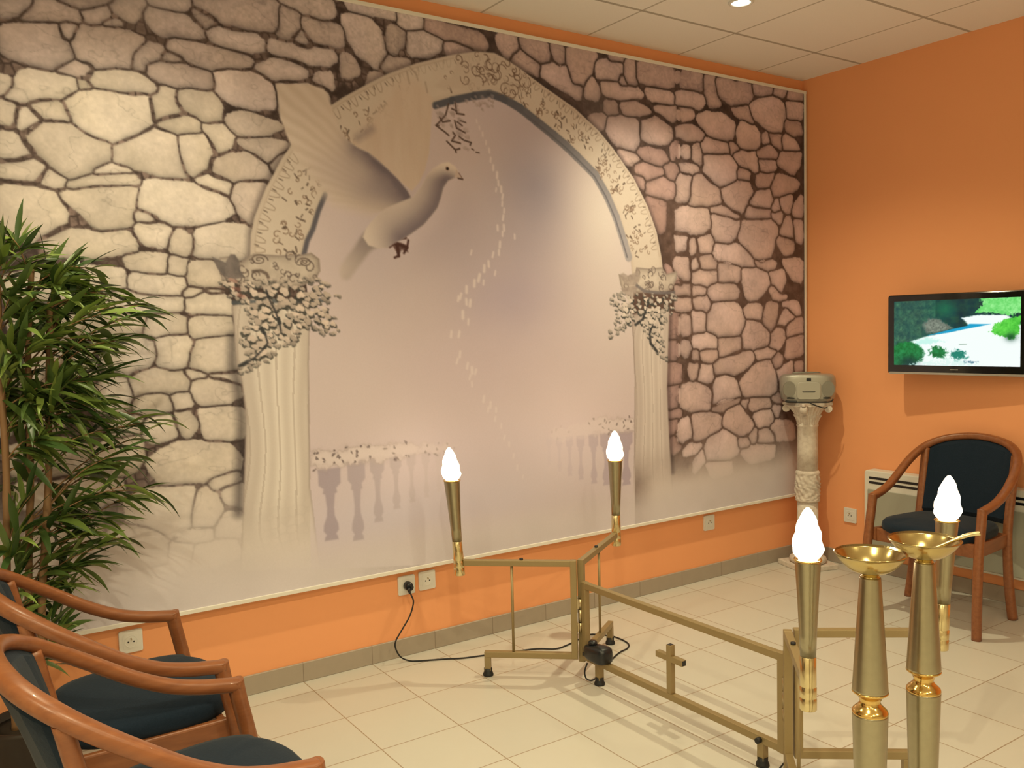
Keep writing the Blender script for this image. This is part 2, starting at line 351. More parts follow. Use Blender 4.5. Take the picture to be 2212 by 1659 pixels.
# ---------------------------------------------------------------- mural print (numpy painter in wall metres: u to the left of the corner, v up)
STONES = '2022,1239 1977,1247 1980,1237 1999,1222 2023,1212|1986,1223 1974,1240 1971,1248 1932,1250 1909,1244 1905,1230 1917,1224 1990,1212|1936,1255 1855,1269 1863,1263 1895,1247 1916,1248|1904,1243 1863,1258 1861,1245 1877,1225 1891,1222|1860,1261 1845,1271 1802,1279 1808,1254 1822,1239 1846,1248|1795,1281 1726,1293 1726,1282 1745,1273 1785,1274|1803,1258 1790,1266 1733,1262 1704,1243 1702,1232 1734,1226 1777,1224 1796,1241|1716,1295 1563,1323 1562,1272 1592,1264 1628,1257 1667,1265 1683,1279 1715,1287|1719,1278 1697,1268 1685,1259 1698,1249 1711,1263|1697,1240 1687,1250 1665,1249 1610,1254 1590,1241 1594,1227 1624,1218 1658,1223 1688,1229|1766,1200 1756,1221 1735,1220 1675,1212 1627,1210 1616,1198 1636,1185 1682,1179 1712,1181 1744,1193|1558,1313 1521,1307 1523,1278 1548,1250 1563,1254|1559,1324 1454,1343 1448,1317 1475,1300 1515,1309 1542,1318|1517,1294 1503,1302 1462,1297 1433,1290 1434,1256 1477,1254 1504,1264|1531,1257 1517,1272 1506,1261 1505,1246 1524,1248|1586,1231 1581,1246 1560,1248 1505,1243 1458,1249 1449,1231 1468,1216 1516,1215 1567,1225|2020,1196 1984,1209 1941,1215 1937,1202 1926,1178 1923,1166 1946,1145 1956,1139 2009,1151 2024,1163|1937,1213 1927,1220 1913,1215 1918,1197 1932,1195|1913,1208 1896,1219 1857,1224 1820,1216 1803,1209 1824,1184 1828,1162 1853,1161 1880,1155 1908,1163 1918,1187|1824,1184 1803,1207 1778,1204 1774,1196 1802,1171 1808,1162 1827,1162|1869,1228 1847,1236 1841,1232 1852,1226 1867,1225|1773,1191 1762,1196 1744,1189 1758,1183 1771,1185|1946,1139 1918,1153 1897,1156 1898,1134 1915,1132|1801,1169 1747,1176 1694,1167 1689,1149 1703,1141 1741,1141 1780,1145 1798,1153|1684,1172 1659,1183 1602,1180 1576,1155 1576,1123 1613,1116 1662,1124 1684,1136|1613,1190 1583,1206 1547,1212 1519,1206 1506,1188 1523,1179 1557,1173 1587,1179|1501,1182 1488,1199 1459,1201 1457,1173 1486,1174|2021,1088 1992,1134 1952,1133 1917,1132 1917,1114 1930,1102 1972,1093 1993,1083 2015,1084|2028,1119 2019,1120 2012,1106 2025,1092 2029,1092|1897,1137 1851,1151 1816,1149 1791,1130 1792,1125 1825,1118 1853,1117 1882,1121 1896,1127|1915,1129 1903,1131 1896,1119 1911,1116|1931,1094 1911,1108 1867,1115 1838,1113 1805,1116 1797,1089 1802,1067 1821,1047 1859,1031 1888,1037 1909,1048 1927,1067|1797,1111 1776,1132 1758,1126 1752,1094 1791,1077 1796,1089|1754,1121 1733,1135 1687,1132 1679,1114 1683,1086 1703,1081 1732,1097 1753,1111|1666,1093 1634,1105 1591,1096 1558,1089 1601,1067 1642,1063 1659,1072|2030,1077 2011,1078 2011,1050 2019,1039 2032,1041|1985,1078 1968,1083 1945,1085 1930,1061 1969,1056|2009,1038 2005,1063 1993,1073 1973,1055 1991,1037|1997,1024 1988,1042 1965,1054 1937,1053 1905,1033 1872,1026 1869,1005 1898,979 1928,964 1946,968 1968,986 1983,1008 1996,1014|1862,1022 1821,1047 1792,1059 1761,1050 1755,1018 1749,991 1748,980 1783,980 1829,990 1863,1000|1785,1072 1773,1079 1725,1084 1717,1074 1719,1060 1761,1058 1787,1064|1713,1073 1686,1081 1656,1061 1663,1043 1683,1029 1691,1035 1701,1059|1753,1048 1731,1057 1712,1058 1697,1037 1702,1006 1726,985 1745,991 1753,1018|1652,1055 1601,1062 1553,1056 1563,1041 1591,1021 1625,1038|1698,1012 1666,1026 1626,1031 1592,1004 1591,986 1651,982 1696,990|1570,1170 1505,1176 1474,1168 1465,1139 1482,1126 1540,1066 1563,1105|1585,1016 1572,1034 1551,1039 1586,1004|2032,1035 2013,1032 1996,1014 1992,1004 2011,988 2035,986|2035,982 1986,987 1971,984 1971,977 1981,955 2006,950 2037,954|1981,955 1966,976 1942,962 1947,952 1961,948 1977,950|1938,953 1918,965 1879,974 1849,977 1827,969 1827,964 1868,959 1895,956 1928,947|1723,979 1707,986 1669,972 1672,956 1711,964 1723,971|2037,950 2004,951 1962,939 1942,907 1946,888 1967,872 1998,856 2041,874|1948,937 1909,949 1830,954 1834,923 1841,893 1869,881 1896,878 1921,910 1944,927|1826,940 1813,967 1751,969 1719,963 1684,951 1665,933 1665,921 1700,903 1768,894 1802,906 1829,923|1658,962 1645,977 1598,983 1612,944 1631,900 1653,925 1663,944|1986,856 1948,877 1894,875 1854,879 1837,861 1838,845 1905,834 1965,834|1833,890 1787,894 1777,885 1789,852 1825,862|1775,869 1761,886 1742,870 1741,854 1755,839 1776,847|1731,882 1703,894 1634,897 1633,857 1637,840 1736,837|1835,912 1814,913 1799,903 1813,897 1835,902|1896,982 1874,989 1839,984 1859,977 1894,974|1854,829 1849,837 1787,839 1785,822 1793,807 1822,809 1849,818|1783,830 1771,836 1752,830 1752,809 1767,805 1781,811|1749,823 1725,829 1706,829 1693,798 1697,781 1727,781 1750,789|1848,794 1840,805 1801,803 1757,798 1755,784 1769,769 1834,773 1846,781|1919,759 1869,775 1808,764 1766,764 1762,745 1810,737 1886,741|1759,773 1747,781 1722,781 1742,767|1719,781 1700,780 1694,774 1711,773|1753,756 1728,770 1692,770 1678,756 1676,736 1716,733 1752,739|1824,718 1813,733 1776,731 1757,723 1758,703 1785,697 1827,702|1752,720 1730,732 1682,727 1675,698 1692,693 1742,693 1751,706|1891,677 1868,692 1838,694 1818,682 1812,663 1827,644 1866,630 1895,645 1904,666|1807,685 1788,698 1759,692 1748,680 1757,647 1786,634 1807,646|1752,666 1732,688 1684,694 1667,684 1669,635 1695,627 1737,632 1753,644|1854,621 1841,631 1799,635 1764,626 1756,608 1763,597 1801,595 1847,596 1854,610|1762,628 1737,629 1726,617 1749,617|1718,620 1698,623 1661,617 1662,605 1696,614|1752,607 1740,617 1699,613 1668,600 1663,582 1692,569 1731,569 1751,582|1851,577 1832,593 1803,594 1787,570 1816,556 1849,566|1787,584 1777,592 1755,588 1753,571 1770,562 1783,570|1837,538 1818,553 1790,548 1782,517 1821,506 1838,519|1781,553 1765,560 1746,550 1744,533 1764,511 1777,527|1749,556 1701,561 1661,553 1660,503 1689,503 1729,503 1736,530|1835,474 1805,493 1776,502 1712,496 1684,485 1671,463 1674,443 1732,429 1803,429 1821,442|1726,431 1680,440 1674,422 1705,411 1724,411|1705,411 1667,412 1666,371 1689,380 1708,391|1871,412 1824,423 1760,421 1755,406 1762,375 1767,339 1797,329 1838,358 1873,371|1753,406 1735,415 1711,394 1711,366 1722,341 1761,341 1764,367|1922,499 1897,516 1846,522 1842,483 1859,458 1899,457 1923,470|1890,548 1844,555 1842,527 1886,520|1926,612 1871,627 1857,605 1864,567 1918,571|2051,517 1992,530 1931,519 1928,471 1995,460 2048,479|2041,457 1967,459 1880,446 1876,416 1951,404 2038,421|2034,585 1988,595 1961,580 1968,538 2032,539|2042,682 2006,691 1913,677 1911,619 1988,607 2040,631|2041,795 1977,813 1860,813 1859,783 1933,757 2038,757|2041,742 1957,752 1828,729 1837,702 1913,688 2028,701|2055,612 2035,605 2041,544 2058,543|1866,365 1818,344 1805,322 1812,289 1870,282 1906,313 1907,354|1803,324 1762,309 1770,270 1792,268 1807,297|1794,337 1764,344 1725,338 1731,316 1792,324|1722,341 1701,361 1672,357 1674,319 1697,317 1720,323|1760,309 1692,313 1676,278 1739,265 1770,273|1878,281 1810,280 1797,261 1823,231 1894,251 1903,277|2002,329 1959,333 1911,311 1911,276 1957,273 2004,293|2034,371 1918,380 1914,320 1959,338 2024,336|1977,256 1899,252 1860,233 1896,223 1978,234|2068,366 2041,367 2033,337 2069,335|1424,1344 1401,1347 1315,1350 1316,1331 1364,1332 1415,1332|1432,1314 1412,1322 1375,1318 1355,1303 1344,1274 1345,1243 1360,1226 1401,1247 1420,1274|1330,1316 1296,1307 1296,1288 1319,1260 1336,1272|1312,1347 1269,1352 1251,1339 1252,1327 1270,1317 1302,1318|1244,1344 1184,1338 1107,1331 1095,1313 1104,1302 1147,1305 1208,1312 1248,1324|1289,1305 1263,1315 1208,1305 1212,1285 1239,1268 1286,1264|1201,1297 1178,1307 1132,1294 1164,1267 1194,1275|1353,1233 1340,1247 1287,1252 1288,1230 1338,1214|1379,1211 1341,1216 1342,1179 1383,1186|1434,1245 1415,1239 1399,1211 1423,1199 1436,1200|1066,1338 1016,1346 1017,1312 1043,1294 1063,1315|1008,1344 931,1342 927,1305 945,1299 992,1316|1022,1304 1001,1311 954,1287 959,1269 1006,1276 1026,1290|920,1340 886,1339 883,1304 896,1295|868,1341 784,1344 809,1290 829,1264 856,1262 873,1309|941,1292 878,1301 861,1261 833,1258 839,1228 898,1249 950,1270|785,1318 761,1327 702,1330 713,1292 781,1286|697,1338 661,1340 660,1284 688,1284|741,1346 697,1346 702,1336 741,1332|656,1341 508,1343 509,1308 579,1287 657,1299|712,1303 688,1280 708,1276|814,1267 800,1280 777,1254 787,1235 820,1238|767,1277 658,1277 637,1261 684,1247 767,1252|627,1277 585,1286 531,1274 537,1254 617,1256|709,1230 668,1246 612,1222 633,1212 694,1209|758,1231 729,1231 724,1209 759,1207|601,1239 510,1245 511,1210 565,1212|812,1190 759,1200 769,1168 788,1162|749,1195 649,1203 661,1130 676,1121 731,1135 755,1162|644,1203 575,1215 538,1184 539,1157 603,1147 645,1162|721,1121 676,1121 656,1104 672,1091 702,1093|661,1126 614,1134 572,1130 556,1109 588,1098 640,1113|544,1156 511,1167 512,1116 540,1114|666,1092 572,1084 589,1071 631,1057 662,1073|567,1096 518,1104 529,1064 551,1066|631,1045 578,1062 530,1052 530,1025 579,1010 626,1022|632,1014 568,1011 570,937 591,928 612,966|677,1057 639,1064 637,1033|571,847 517,812 517,796 550,811|557,720 519,720 520,660 558,661|558,649 520,648 520,604 559,605|562,593 521,592 521,543 566,542|566,530 522,535 522,487 561,477|561,469 523,471 523,454 559,453|567,442 531,447 524,418 563,409|557,401 535,403 524,373 552,360|527,1340 431,1342 432,1298 483,1303 528,1305|420,1335 385,1344 380,1293 363,1275 398,1263 415,1288|379,1337 247,1340 235,1311 254,1288 309,1277 362,1295|228,1341 151,1342 158,1329 197,1318 228,1320|145,1343 92,1344 106,1327 145,1326|85,1342 24,1348 24,1328 86,1321|523,1283 449,1292 421,1280 433,1258 472,1252 523,1256|315,1268 254,1284 235,1240 248,1239 297,1254|247,1285 197,1307 139,1319 102,1297 103,1267 120,1227 152,1222 191,1237 235,1257|92,1312 25,1315 25,1272 86,1269|99,1255 39,1262 25,1232 66,1224 93,1234|523,1244 467,1251 461,1231 518,1209|450,1229 416,1243 351,1246 309,1228 316,1191 340,1182 393,1187 428,1207|524,1201 473,1205 428,1191 434,1175 525,1166|297,1209 273,1240 223,1225 204,1206 211,1180 249,1164 292,1176|434,1159 416,1177 334,1172 328,1153 358,1144 428,1141|198,1206 178,1217 169,1197 191,1190|165,1214 120,1219 113,1181 146,1190|113,1206 93,1219 52,1204 39,1183 107,1181|328,1177 292,1164 322,1149|525,1158 474,1147 480,1127 525,1115|468,1148 445,1162 434,1143 429,1107 463,1121|217,1158 166,1182 133,1162 146,1148 205,1149|310,1150 230,1161 211,1125 218,1108 292,1127|133,1140 113,1168 32,1177 39,1139 67,1115 120,1133|426,1136 335,1144 299,1114 305,1080 348,1057 395,1066 429,1099|211,1138 146,1148 140,1127 173,1109 205,1119|525,1107 452,1102 446,1090 492,1083|299,1106 249,1105 256,1084 293,1085|218,1099 153,1107 147,1092 180,1068 218,1070|153,1092 120,1107 39,1091 53,1073 147,1045 157,1066|360,1056 287,1078 256,1076 237,1048 281,995 312,997 348,1024|475,1052 452,1086 406,1069 371,1051 366,1015 476,1000|526,1072 475,1080 476,1020 527,1009|250,1026 212,1053 167,1063 154,1032 174,1013 231,1014|154,1019 134,1041 121,1016 148,1002|121,1038 74,1052 74,1023 88,1001 121,1021|67,1015 26,1057 26,995 60,998|263,983 256,1009 167,1005 167,988 244,978|402,996 360,1003 294,986 306,975 360,982|157,997 114,1001 121,973 148,980|396,981 330,980 285,961 307,931 331,909 391,920|527,990 419,996 402,956 437,930 528,930|294,927 282,965 244,976 148,976 135,946 162,881 201,858 245,883|121,947 88,996 67,962 68,932 115,938|61,980 26,982 26,920 54,928|142,924 115,934 68,927 68,896 102,882|449,918 397,924 397,887 444,885|483,908 466,917 455,893 472,873|391,899 307,906 251,883 226,849 320,852 392,862|314,1354 296,1352 302,1347|529,923 489,924 495,892 529,883|535,863 484,860 482,812 536,808|476,852 461,865 447,849 462,837 476,838|444,865 397,873 377,859 386,840 427,839 441,849|374,855 338,860 289,844 290,810 369,805 374,826|233,862 188,869 142,860 149,844 201,841|470,828 380,834 384,805 422,797 468,802|283,840 201,841 175,824 169,803 201,772 246,751 265,768 280,806|169,833 109,838 102,812 123,779 156,803|109,869 27,871 27,808 68,817 95,843|531,796 479,792 480,772 531,772|474,788 445,794 425,784 434,770 471,772|413,780 398,797 320,799 296,781 302,764 345,756 405,762|169,786 149,794 123,768 96,764 149,757|468,756 451,766 416,762 408,731 457,732|531,760 485,760 480,736 532,728|417,711 399,739 351,751 309,747 278,717 272,688 304,661 388,661 421,682|275,726 246,749 205,738 205,708 228,700 272,713|196,708 176,747 136,746 143,698 163,670 189,686|133,689 96,737 62,706 123,683|116,746 48,750 34,715 69,719|475,720 440,727 426,711 429,674 470,671|532,716 481,712 481,671 533,664|266,696 234,702 176,668 170,638 196,626 279,622 279,658|170,625 157,664 123,681 103,654 124,623 150,620|97,653 83,689 27,706 28,661|476,643 464,667 388,665 383,632 424,629 465,632|374,640 371,652 291,652 289,620 371,604|533,648 482,643 482,614 534,608|104,592 90,644 28,656 28,598|479,618 459,626 454,605 471,598|445,613 424,625 383,619 383,598 425,592|229,614 177,621 144,611 170,594 222,596|395,578 383,594 254,617 235,597 267,572 323,556 390,561|157,585 137,602 117,592 124,566 151,567|488,574 482,590 460,589 460,560 477,549|448,560 436,584 401,578 399,545 425,540 449,548|293,531 235,571 177,588 157,572 144,536 145,496 191,490 262,490 287,505|138,558 70,577 70,550 124,526|63,572 28,575 28,553 59,554|535,528 483,537 443,531 405,508 415,467 484,468 530,487|396,507 390,544 348,555 311,532 290,501 324,482 397,474|125,500 91,515 70,487 118,481|403,466 367,489 299,486 306,476 367,459|284,475 255,481 268,461|262,465 249,485 178,476 168,458 237,450|158,480 125,491 91,475 132,464|479,451 444,457 373,443 374,409 422,397 468,384 474,410|361,425 343,458 300,467 243,411 250,399 288,385 349,412|237,437 204,448 165,440 159,409 218,401|158,453 125,455 139,425|537,439 490,448 480,402 538,383|165,401 139,412 71,402 64,356 139,358|257,373 231,397 224,375 237,359|218,387 192,394 152,373 159,356 218,357|434,356 416,388 356,404 307,374 301,339 344,322 422,330|509,363 486,378 445,374 463,355 509,351|301,373 257,369 263,352 301,356|475,331 440,357 434,327 475,302|295,338 218,353 153,342 159,311 251,303|428,322 332,316 326,286 405,282'
FEAT = {
  'outer': '3311,1567 3270,1680 3264,1761 3248,1827 3224,1883 3198,1942 3172,1985 3135,2051 3094,2109 3024,2193 2943,2266 2875,2315 2774,2377 2675,2434 2539,2497 2373,2555 2249,2588 2151,2597 2095,2581 2011,2547 1884,2488 1706,2411 1567,2325 1473,2246 1344,2114 1254,1983 1194,1855 1164,1733 1144,1581',
  'inner': '3081,1569 3061,1689 3044,1748 3019,1794 2993,1867 2962,1931 2897,2017 2814,2097 2736,2168 2655,2229 2557,2294 2463,2345 2376,2377 2262,2411 2180,2431 2102,2417 2016,2385 1927,2337 1829,2283 1757,2241 1694,2198 1581,2118 1508,2022 1451,1921 1402,1801 1374,1727 1358,1579',
  'hole': '3076,1604 3061,1689 3044,1748 3019,1794 2993,1867 2962,1931 2897,2017 2814,2097 2736,2168 2655,2229 2557,2294 2463,2345 2376,2377 2262,2411 2180,2431 2102,2417 2016,2385 1927,2337 1829,2283 1757,2241 1694,2198 1581,2118 1508,2022 1451,1921 1402,1801 1374,1727 1358,1579 1368,1382 1355,1118 1366,746 1373,228 3080,456 3073,781 3059,1269 3045,1486 3054,1587',
  'darkR': '2463,2345 2376,2377 2262,2411 2180,2431 2102,2417 2016,2385 1927,2337 1829,2283 1757,2241 1694,2198 1581,2118 1508,2022 1451,1921 1402,1801 1374,1727',
  'darkL': '3061,1689 3044,1748 3019,1794 2993,1867 2962,1931',
  'capL': '3378,1597 3396,1651 3383,1675 3340,1681 3307,1660 3280,1678 3257,1692 3164,1688 3063,1694 3030,1702 2997,1678 2995,1632 3015,1601 3048,1583 3077,1572 3241,1564 3311,1576',
  'shaftL': '3345,1498 3242,1533 3044,1497 3059,1269 3064,1062 3073,781 3061,657 3045,459 3357,496 3337,720 3311,1076 3322,1222 3337,1281',
  'flowL': '3395,1595 3292,1602 3168,1594 3000,1609 2953,1579 2915,1533 2985,1506 2933,1441 2921,1376 2989,1387 3065,1403 3105,1345 3169,1347 3198,1304 3254,1271 3325,1243 3350,1258 3287,1307 3320,1352 3327,1404 3281,1446 3305,1507 3355,1533',
  'capR': '1451,1642 1412,1624 1345,1643 1335,1676 1257,1672 1162,1679 1130,1647 1055,1662 1058,1624 1092,1569 1164,1548 1322,1552 1428,1561 1443,1597',
  'shaftR': '1367,1442 1114,1474 1137,1059 1125,794 1115,624 1092,402 1388,408 1366,746 1355,1118',
  'flowR': '1533,1522 1450,1552 1260,1547 1063,1553 1068,1474 1134,1415 1174,1345 1137,1250 1122,1197 1186,1223 1249,1289 1270,1348 1356,1396 1433,1363 1523,1320 1543,1349 1477,1398 1461,1465',
  'body': '2530,1997 2507,2037 2477,2069 2433,2097 2397,2104 2365,2087 2352,2069 2367,2042 2404,2026 2428,1995 2443,1949 2460,1909 2490,1874 2529,1834 2590,1793 2633,1768 2672,1750 2701,1730 2746,1729 2785,1739 2808,1771 2795,1803 2767,1836 2735,1866 2701,1892 2641,1918 2573,1947',
  'tail': '2762,1818 2731,1744 2778,1720 2810,1682 2846,1640 2879,1599 2907,1606 2915,1639 2890,1676 2849,1722 2812,1775',
  'belly': '2408,2029 2430,1995 2445,1949 2462,1909 2492,1874 2531,1834 2592,1793 2633,1768',
  'wingN': '2574,1926 2601,1970 2638,2009 2683,2047 2727,2080 2773,2110 2823,2127 2866,2156 2890,2198 2913,2250 2927,2284 2952,2339 2999,2347 3064,2342 3141,2334 3136,2276 3132,2207 3112,2149 3089,2095 3049,2028 2986,1957 2931,1897 2853,1880 2772,1866 2689,1883',
  'wingF': '2579,1971 2638,2009 2683,2047 2727,2080 2773,2110 2823,2127 2848,2143 2811,2188 2758,2249 2693,2330 2649,2391 2606,2425 2531,2426 2467,2364 2473,2309 2483,2212 2492,2135 2515,2060 2545,2006',
  'beak': '2361,2076 2348,2061 2330,2037 2353,2039 2371,2044 2366,2060',
  'feet': '2697,1756 2672,1754 2647,1758 2626,1747 2609,1725 2619,1702 2640,1694 2658,1682 2684,1676 2696,1688 2674,1700 2691,1713 2677,1727 2698,1738',
  'flowT': '2445,2341 2377,2363 2272,2396 2176,2412 2103,2403 2177,2360 2250,2319 2298,2294 2288,2242 2254,2186 2244,2127 2291,2143 2325,2185 2359,2205 2392,2251 2437,2260 2458,2292',
  'crest': '2454,2417 2419,2447 2373,2466 2349,2518 2359,2552 2247,2588 2146,2595 2073,2574 1999,2538 1961,2508 2001,2446 2065,2413 2126,2434 2199,2433 2294,2416 2352,2417 2410,2404',
  'hornL': '3411,1676 3392,1668 3363,1657 3343,1688 3327,1687 3312,1663 3310,1631 3298,1604 3331,1597 3371,1606 3393,1635',
  'ledgeL': '3340,1509 3272,1511 3176,1515 3071,1515 2993,1517',
  'branchA': '3214,1555 3201,1516 3183,1478 3168,1433 3163,1399',
  'branchB': '3240,1412 3224,1384 3217,1356 3234,1334 3275,1297 3326,1272',
  'crescL': '3261,1626 3233,1629 3211,1619 3203,1602',
  'hornR': '1445,1640 1422,1648 1391,1635 1341,1653 1325,1671 1309,1631 1319,1607 1338,1593 1331,1573 1367,1515 1431,1555 1438,1572 1342,1587 1411,1586',
  'branchC': '1253,1520 1270,1468 1299,1415 1346,1393',
  'branchD': '1228,1391 1253,1344 1246,1297 1198,1248',
  'ledgeR': '1334,1587 1288,1561 1225,1553 1161,1550 1078,1553',
  'lattice0': '2390,2350 2406,2302 2437,2269 2455,2252 2414,2230 2394,2217',
  'lattice1': '2436,2289 2422,2270 2386,2279',
  'lattice2': '2356,2359 2352,2314 2315,2313',
  'lattice3': '2362,2282 2354,2252 2311,2236',
  'lattice4': '2350,2278 2326,2265',
  'lattice5': '2372,2232 2361,2220 2380,2195 2337,2189',
  'lattice6': '2343,2217 2319,2204 2282,2197 2288,2186',
  'lattice7': '2404,2191 2386,2177 2363,2159 2341,2166',
  'lattice8': '2363,2159 2360,2149',
  'lattice9': '2375,2331 2351,2324',
  'lattice10': '2334,2285 2307,2280',
  'lattice11': '2280,2171 2270,2167',
  'lattice12': '2258,2158 2243,2157',
  'lattice13': '2455,2252 2440,2253',
  'railL': '3075,908 3027,927 2969,916 2889,921 2807,925 2745,913 2638,916 2527,898 2448,899 2402,886 2449,862 2596,861 2683,858 2768,848 2850,864 2932,850 3010,851 3072,862',
  'railR': '1872,910 1748,922 1605,940 1516,944 1442,927 1365,928 1366,863 1458,866 1577,863 1693,860 1819,858 1887,868',
}
BALUSTERS = [[2.989, 0.849, 0.559, 0.0491], [2.873, 0.863, 0.541, 0.0407], [2.78, 0.878, 0.603, 0.0335], [2.695, 0.875, 0.646, 0.0279], [2.622, 0.874, 0.665, 0.023], [2.553, 0.871, 0.676, 0.0201], [2.492, 0.867, 0.695, 0.0171]]
BALUSTERS_FAR = [[1.422, 0.863, 0.594, 0.046], [1.551, 0.867, 0.609, 0.0385], [1.63, 0.867, 0.626, 0.0304], [1.71, 0.868, 0.655, 0.0255], [1.777, 0.869, 0.681, 0.0223], [1.838, 0.87, 0.71, 0.0192], [1.898, 0.871, 0.745, 0.0162]]
PETALS = [[2.251, 2.292, 0.008], [2.238, 2.265, 0.008], [2.222, 2.239, 0.01], [2.206, 2.205, 0.01], [2.19, 2.172, 0.0121], [2.184, 2.132, 0.0121], [2.171, 2.099, 0.0142], [2.152, 2.068, 0.0162], [2.146, 2.034, 0.0142], [2.132, 2.007, 0.0163], [2.159, 2.003, 0.0102], [2.125, 1.975, 0.0143], [2.128, 1.944, 0.0123], [2.119, 1.914, 0.0123], [2.125, 1.883, 0.0143], [2.122, 1.838, 0.0164], [2.156, 1.836, 0.0143], [2.13, 1.811, 0.0123], [2.146, 1.763, 0.0164], [2.152, 1.728, 0.0143], [2.184, 1.717, 0.0143], [2.065, 1.801, 0.0124], [2.297, 1.724, 0.012], [2.208, 1.676, 0.0163], [2.232, 1.655, 0.0183], [2.175, 1.636, 0.0123], [2.26, 1.614, 0.0202], [2.285, 1.59, 0.0182], [2.237, 1.594, 0.0122], [2.326, 1.563, 0.0181], [2.357, 1.533, 0.016], [2.328, 1.509, 0.0161], [2.369, 1.523, 0.014], [2.309, 1.503, 0.0181], [2.348, 1.453, 0.0201], [2.321, 1.422, 0.0141], [2.409, 1.37, 0.016], [2.37, 1.369, 0.0161], [2.368, 1.282, 0.0161], [2.383, 1.253, 0.0141], [2.332, 1.23, 0.0162], [2.309, 1.209, 0.0183], [2.321, 1.179, 0.0122], [2.29, 1.202, 0.0143], [2.311, 1.148, 0.0122], [2.252, 1.079, 0.0165], [2.217, 1.05, 0.0166], [2.23, 1.03, 0.0124], [2.188, 1.027, 0.0125], [2.194, 0.986, 0.0125], [2.163, 0.952, 0.0125], [2.147, 0.898, 0.0126], [2.122, 0.864, 0.0126], [2.099, 0.809, 0.0127], [2.08, 0.754, 0.0128], [2.05, 0.707, 0.0107]]
U0, U1, V0, V1, G = 0.03, 4.86, 0.385, 2.692, 0.0035
NU, NV = int((U1 - U0) / G) + 1, int((V1 - V0) / G) + 1
UU = U0 + np.arange(NU) * G; VV = V0 + np.arange(NV) * G
UG, VG = np.meshgrid(UU, VV)
rng = np.random.default_rng(7)
def srgb2lin(a):
    a = a / 255.0
    return np.where(a <= 0.04045, a / 12.92, ((a + 0.055) / 1.055) ** 2.4)
def vnoise(u, v, s, seed):
    r = np.random.default_rng(seed); n = 256
    t = r.random((n, n))
    x = u * s; y = v * s; xi = np.floor(x).astype(int); yi = np.floor(y).astype(int)
    fx = x - xi; fy = y - yi; fx = fx * fx * (3 - 2 * fx); fy = fy * fy * (3 - 2 * fy)
    xi %= n; yi %= n; x1 = (xi + 1) % n; y1 = (yi + 1) % n
    return (t[yi, xi] * (1 - fx) + t[yi, x1] * fx) * (1 - fy) + (t[y1, xi] * (1 - fx) + t[y1, x1] * fx) * fy
def fbm(u, v, s, seed, o=4):
    a = 0; w = 0.5; tot = 0
    for i in range(o):
        a = a + w * vnoise(u, v, s * 2 ** i, seed + i); tot += w; w *= 0.55
    return a / tot
def ss(e0, e1, x):
    t = np.clip((x - e0) / (e1 - e0), 0, 1); return t * t * (3 - 2 * t)
def poly(name, sc=1000.0):
    return [tuple(float(k) / sc for k in p.split(',')) for p in FEAT[name].split()]
def chaikin(p, n=1, closed=True, cutk=.22):
    c1 = 1 - cutk
    for _ in range(n):
        q = []; m = len(p)
        for i in range(m if closed else m - 1):
            a, b = p[i], p[(i + 1) % m]
            q += [(a[0] * c1 + b[0] * cutk, a[1] * c1 + b[1] * cutk), (a[0] * cutk + b[0] * c1, a[1] * cutk + b[1] * c1)]
        p = q
    return p
def window(p, pad):
    us = [a[0] for a in p]; vs_ = [a[1] for a in p]
    i0 = max(0, int((min(us) - pad - U0) / G)); i1 = min(NU, int((max(us) + pad - U0) / G) + 2)
    j0 = max(0, int((min(vs_) - pad - V0) / G)); j1 = min(NV, int((max(vs_) + pad - V0) / G) + 2)
    return slice(j0, j1), slice(i0, i1)
def segdist(p, u, v, closed):
    d = np.full(u.shape, 1e9); m = len(p)
    for i in range(m if closed else m - 1):
        a, b = p[i], p[(i + 1) % m]; ex, ey = b[0] - a[0], b[1] - a[1]
        L = ex * ex + ey * ey + 1e-12
        t = np.clip(((u - a[0]) * ex + (v - a[1]) * ey) / L, 0, 1)
        d = np.minimum(d, (u - a[0] - t * ex) ** 2 + (v - a[1] - t * ey) ** 2)
    return np.sqrt(d)
def sdf(p, u, v):
    d = segdist(p, u, v, True); ins = np.zeros(u.shape, bool); m = len(p)
    for i in range(m):
        a, b = p[i], p[(i + 1) % m]
        if a[1] == b[1]: continue
        c = ((a[1] > v) != (b[1] > v)) & (u < (b[0] - a[0]) * (v - a[1]) / (b[1] - a[1]) + a[0])
        ins ^= c
    return np.where(ins, -d, d)
CAN = np.zeros((NV, NU, 3))
def put(w, mask, col):
    """blend colour (array or triple, photo-like sRGB) into the window"""
    c = np.asarray(col, float)
    m = mask[..., None]
    CAN[w] = CAN[w] * (1 - m) + c * m
def fill(p, col, soft=0.004, alpha=1.0, grow=0.0):
    w = window(p, soft * 2 + abs(grow) + 0.01); d = sdf(p, UG[w], VG[w]) - grow
    m = ss(soft, -soft, d) * alpha; put(w, m, col); return w, d, m
def stroke(p, width, col, alpha=1.0, soft=0.003, closed=False):
    w = window(p, width + soft * 2 + 0.01)
    d = segdist(p, UG[w], VG[w], closed)
    put(w, ss(width / 2 + soft, width / 2 - soft, d) * alpha, col)
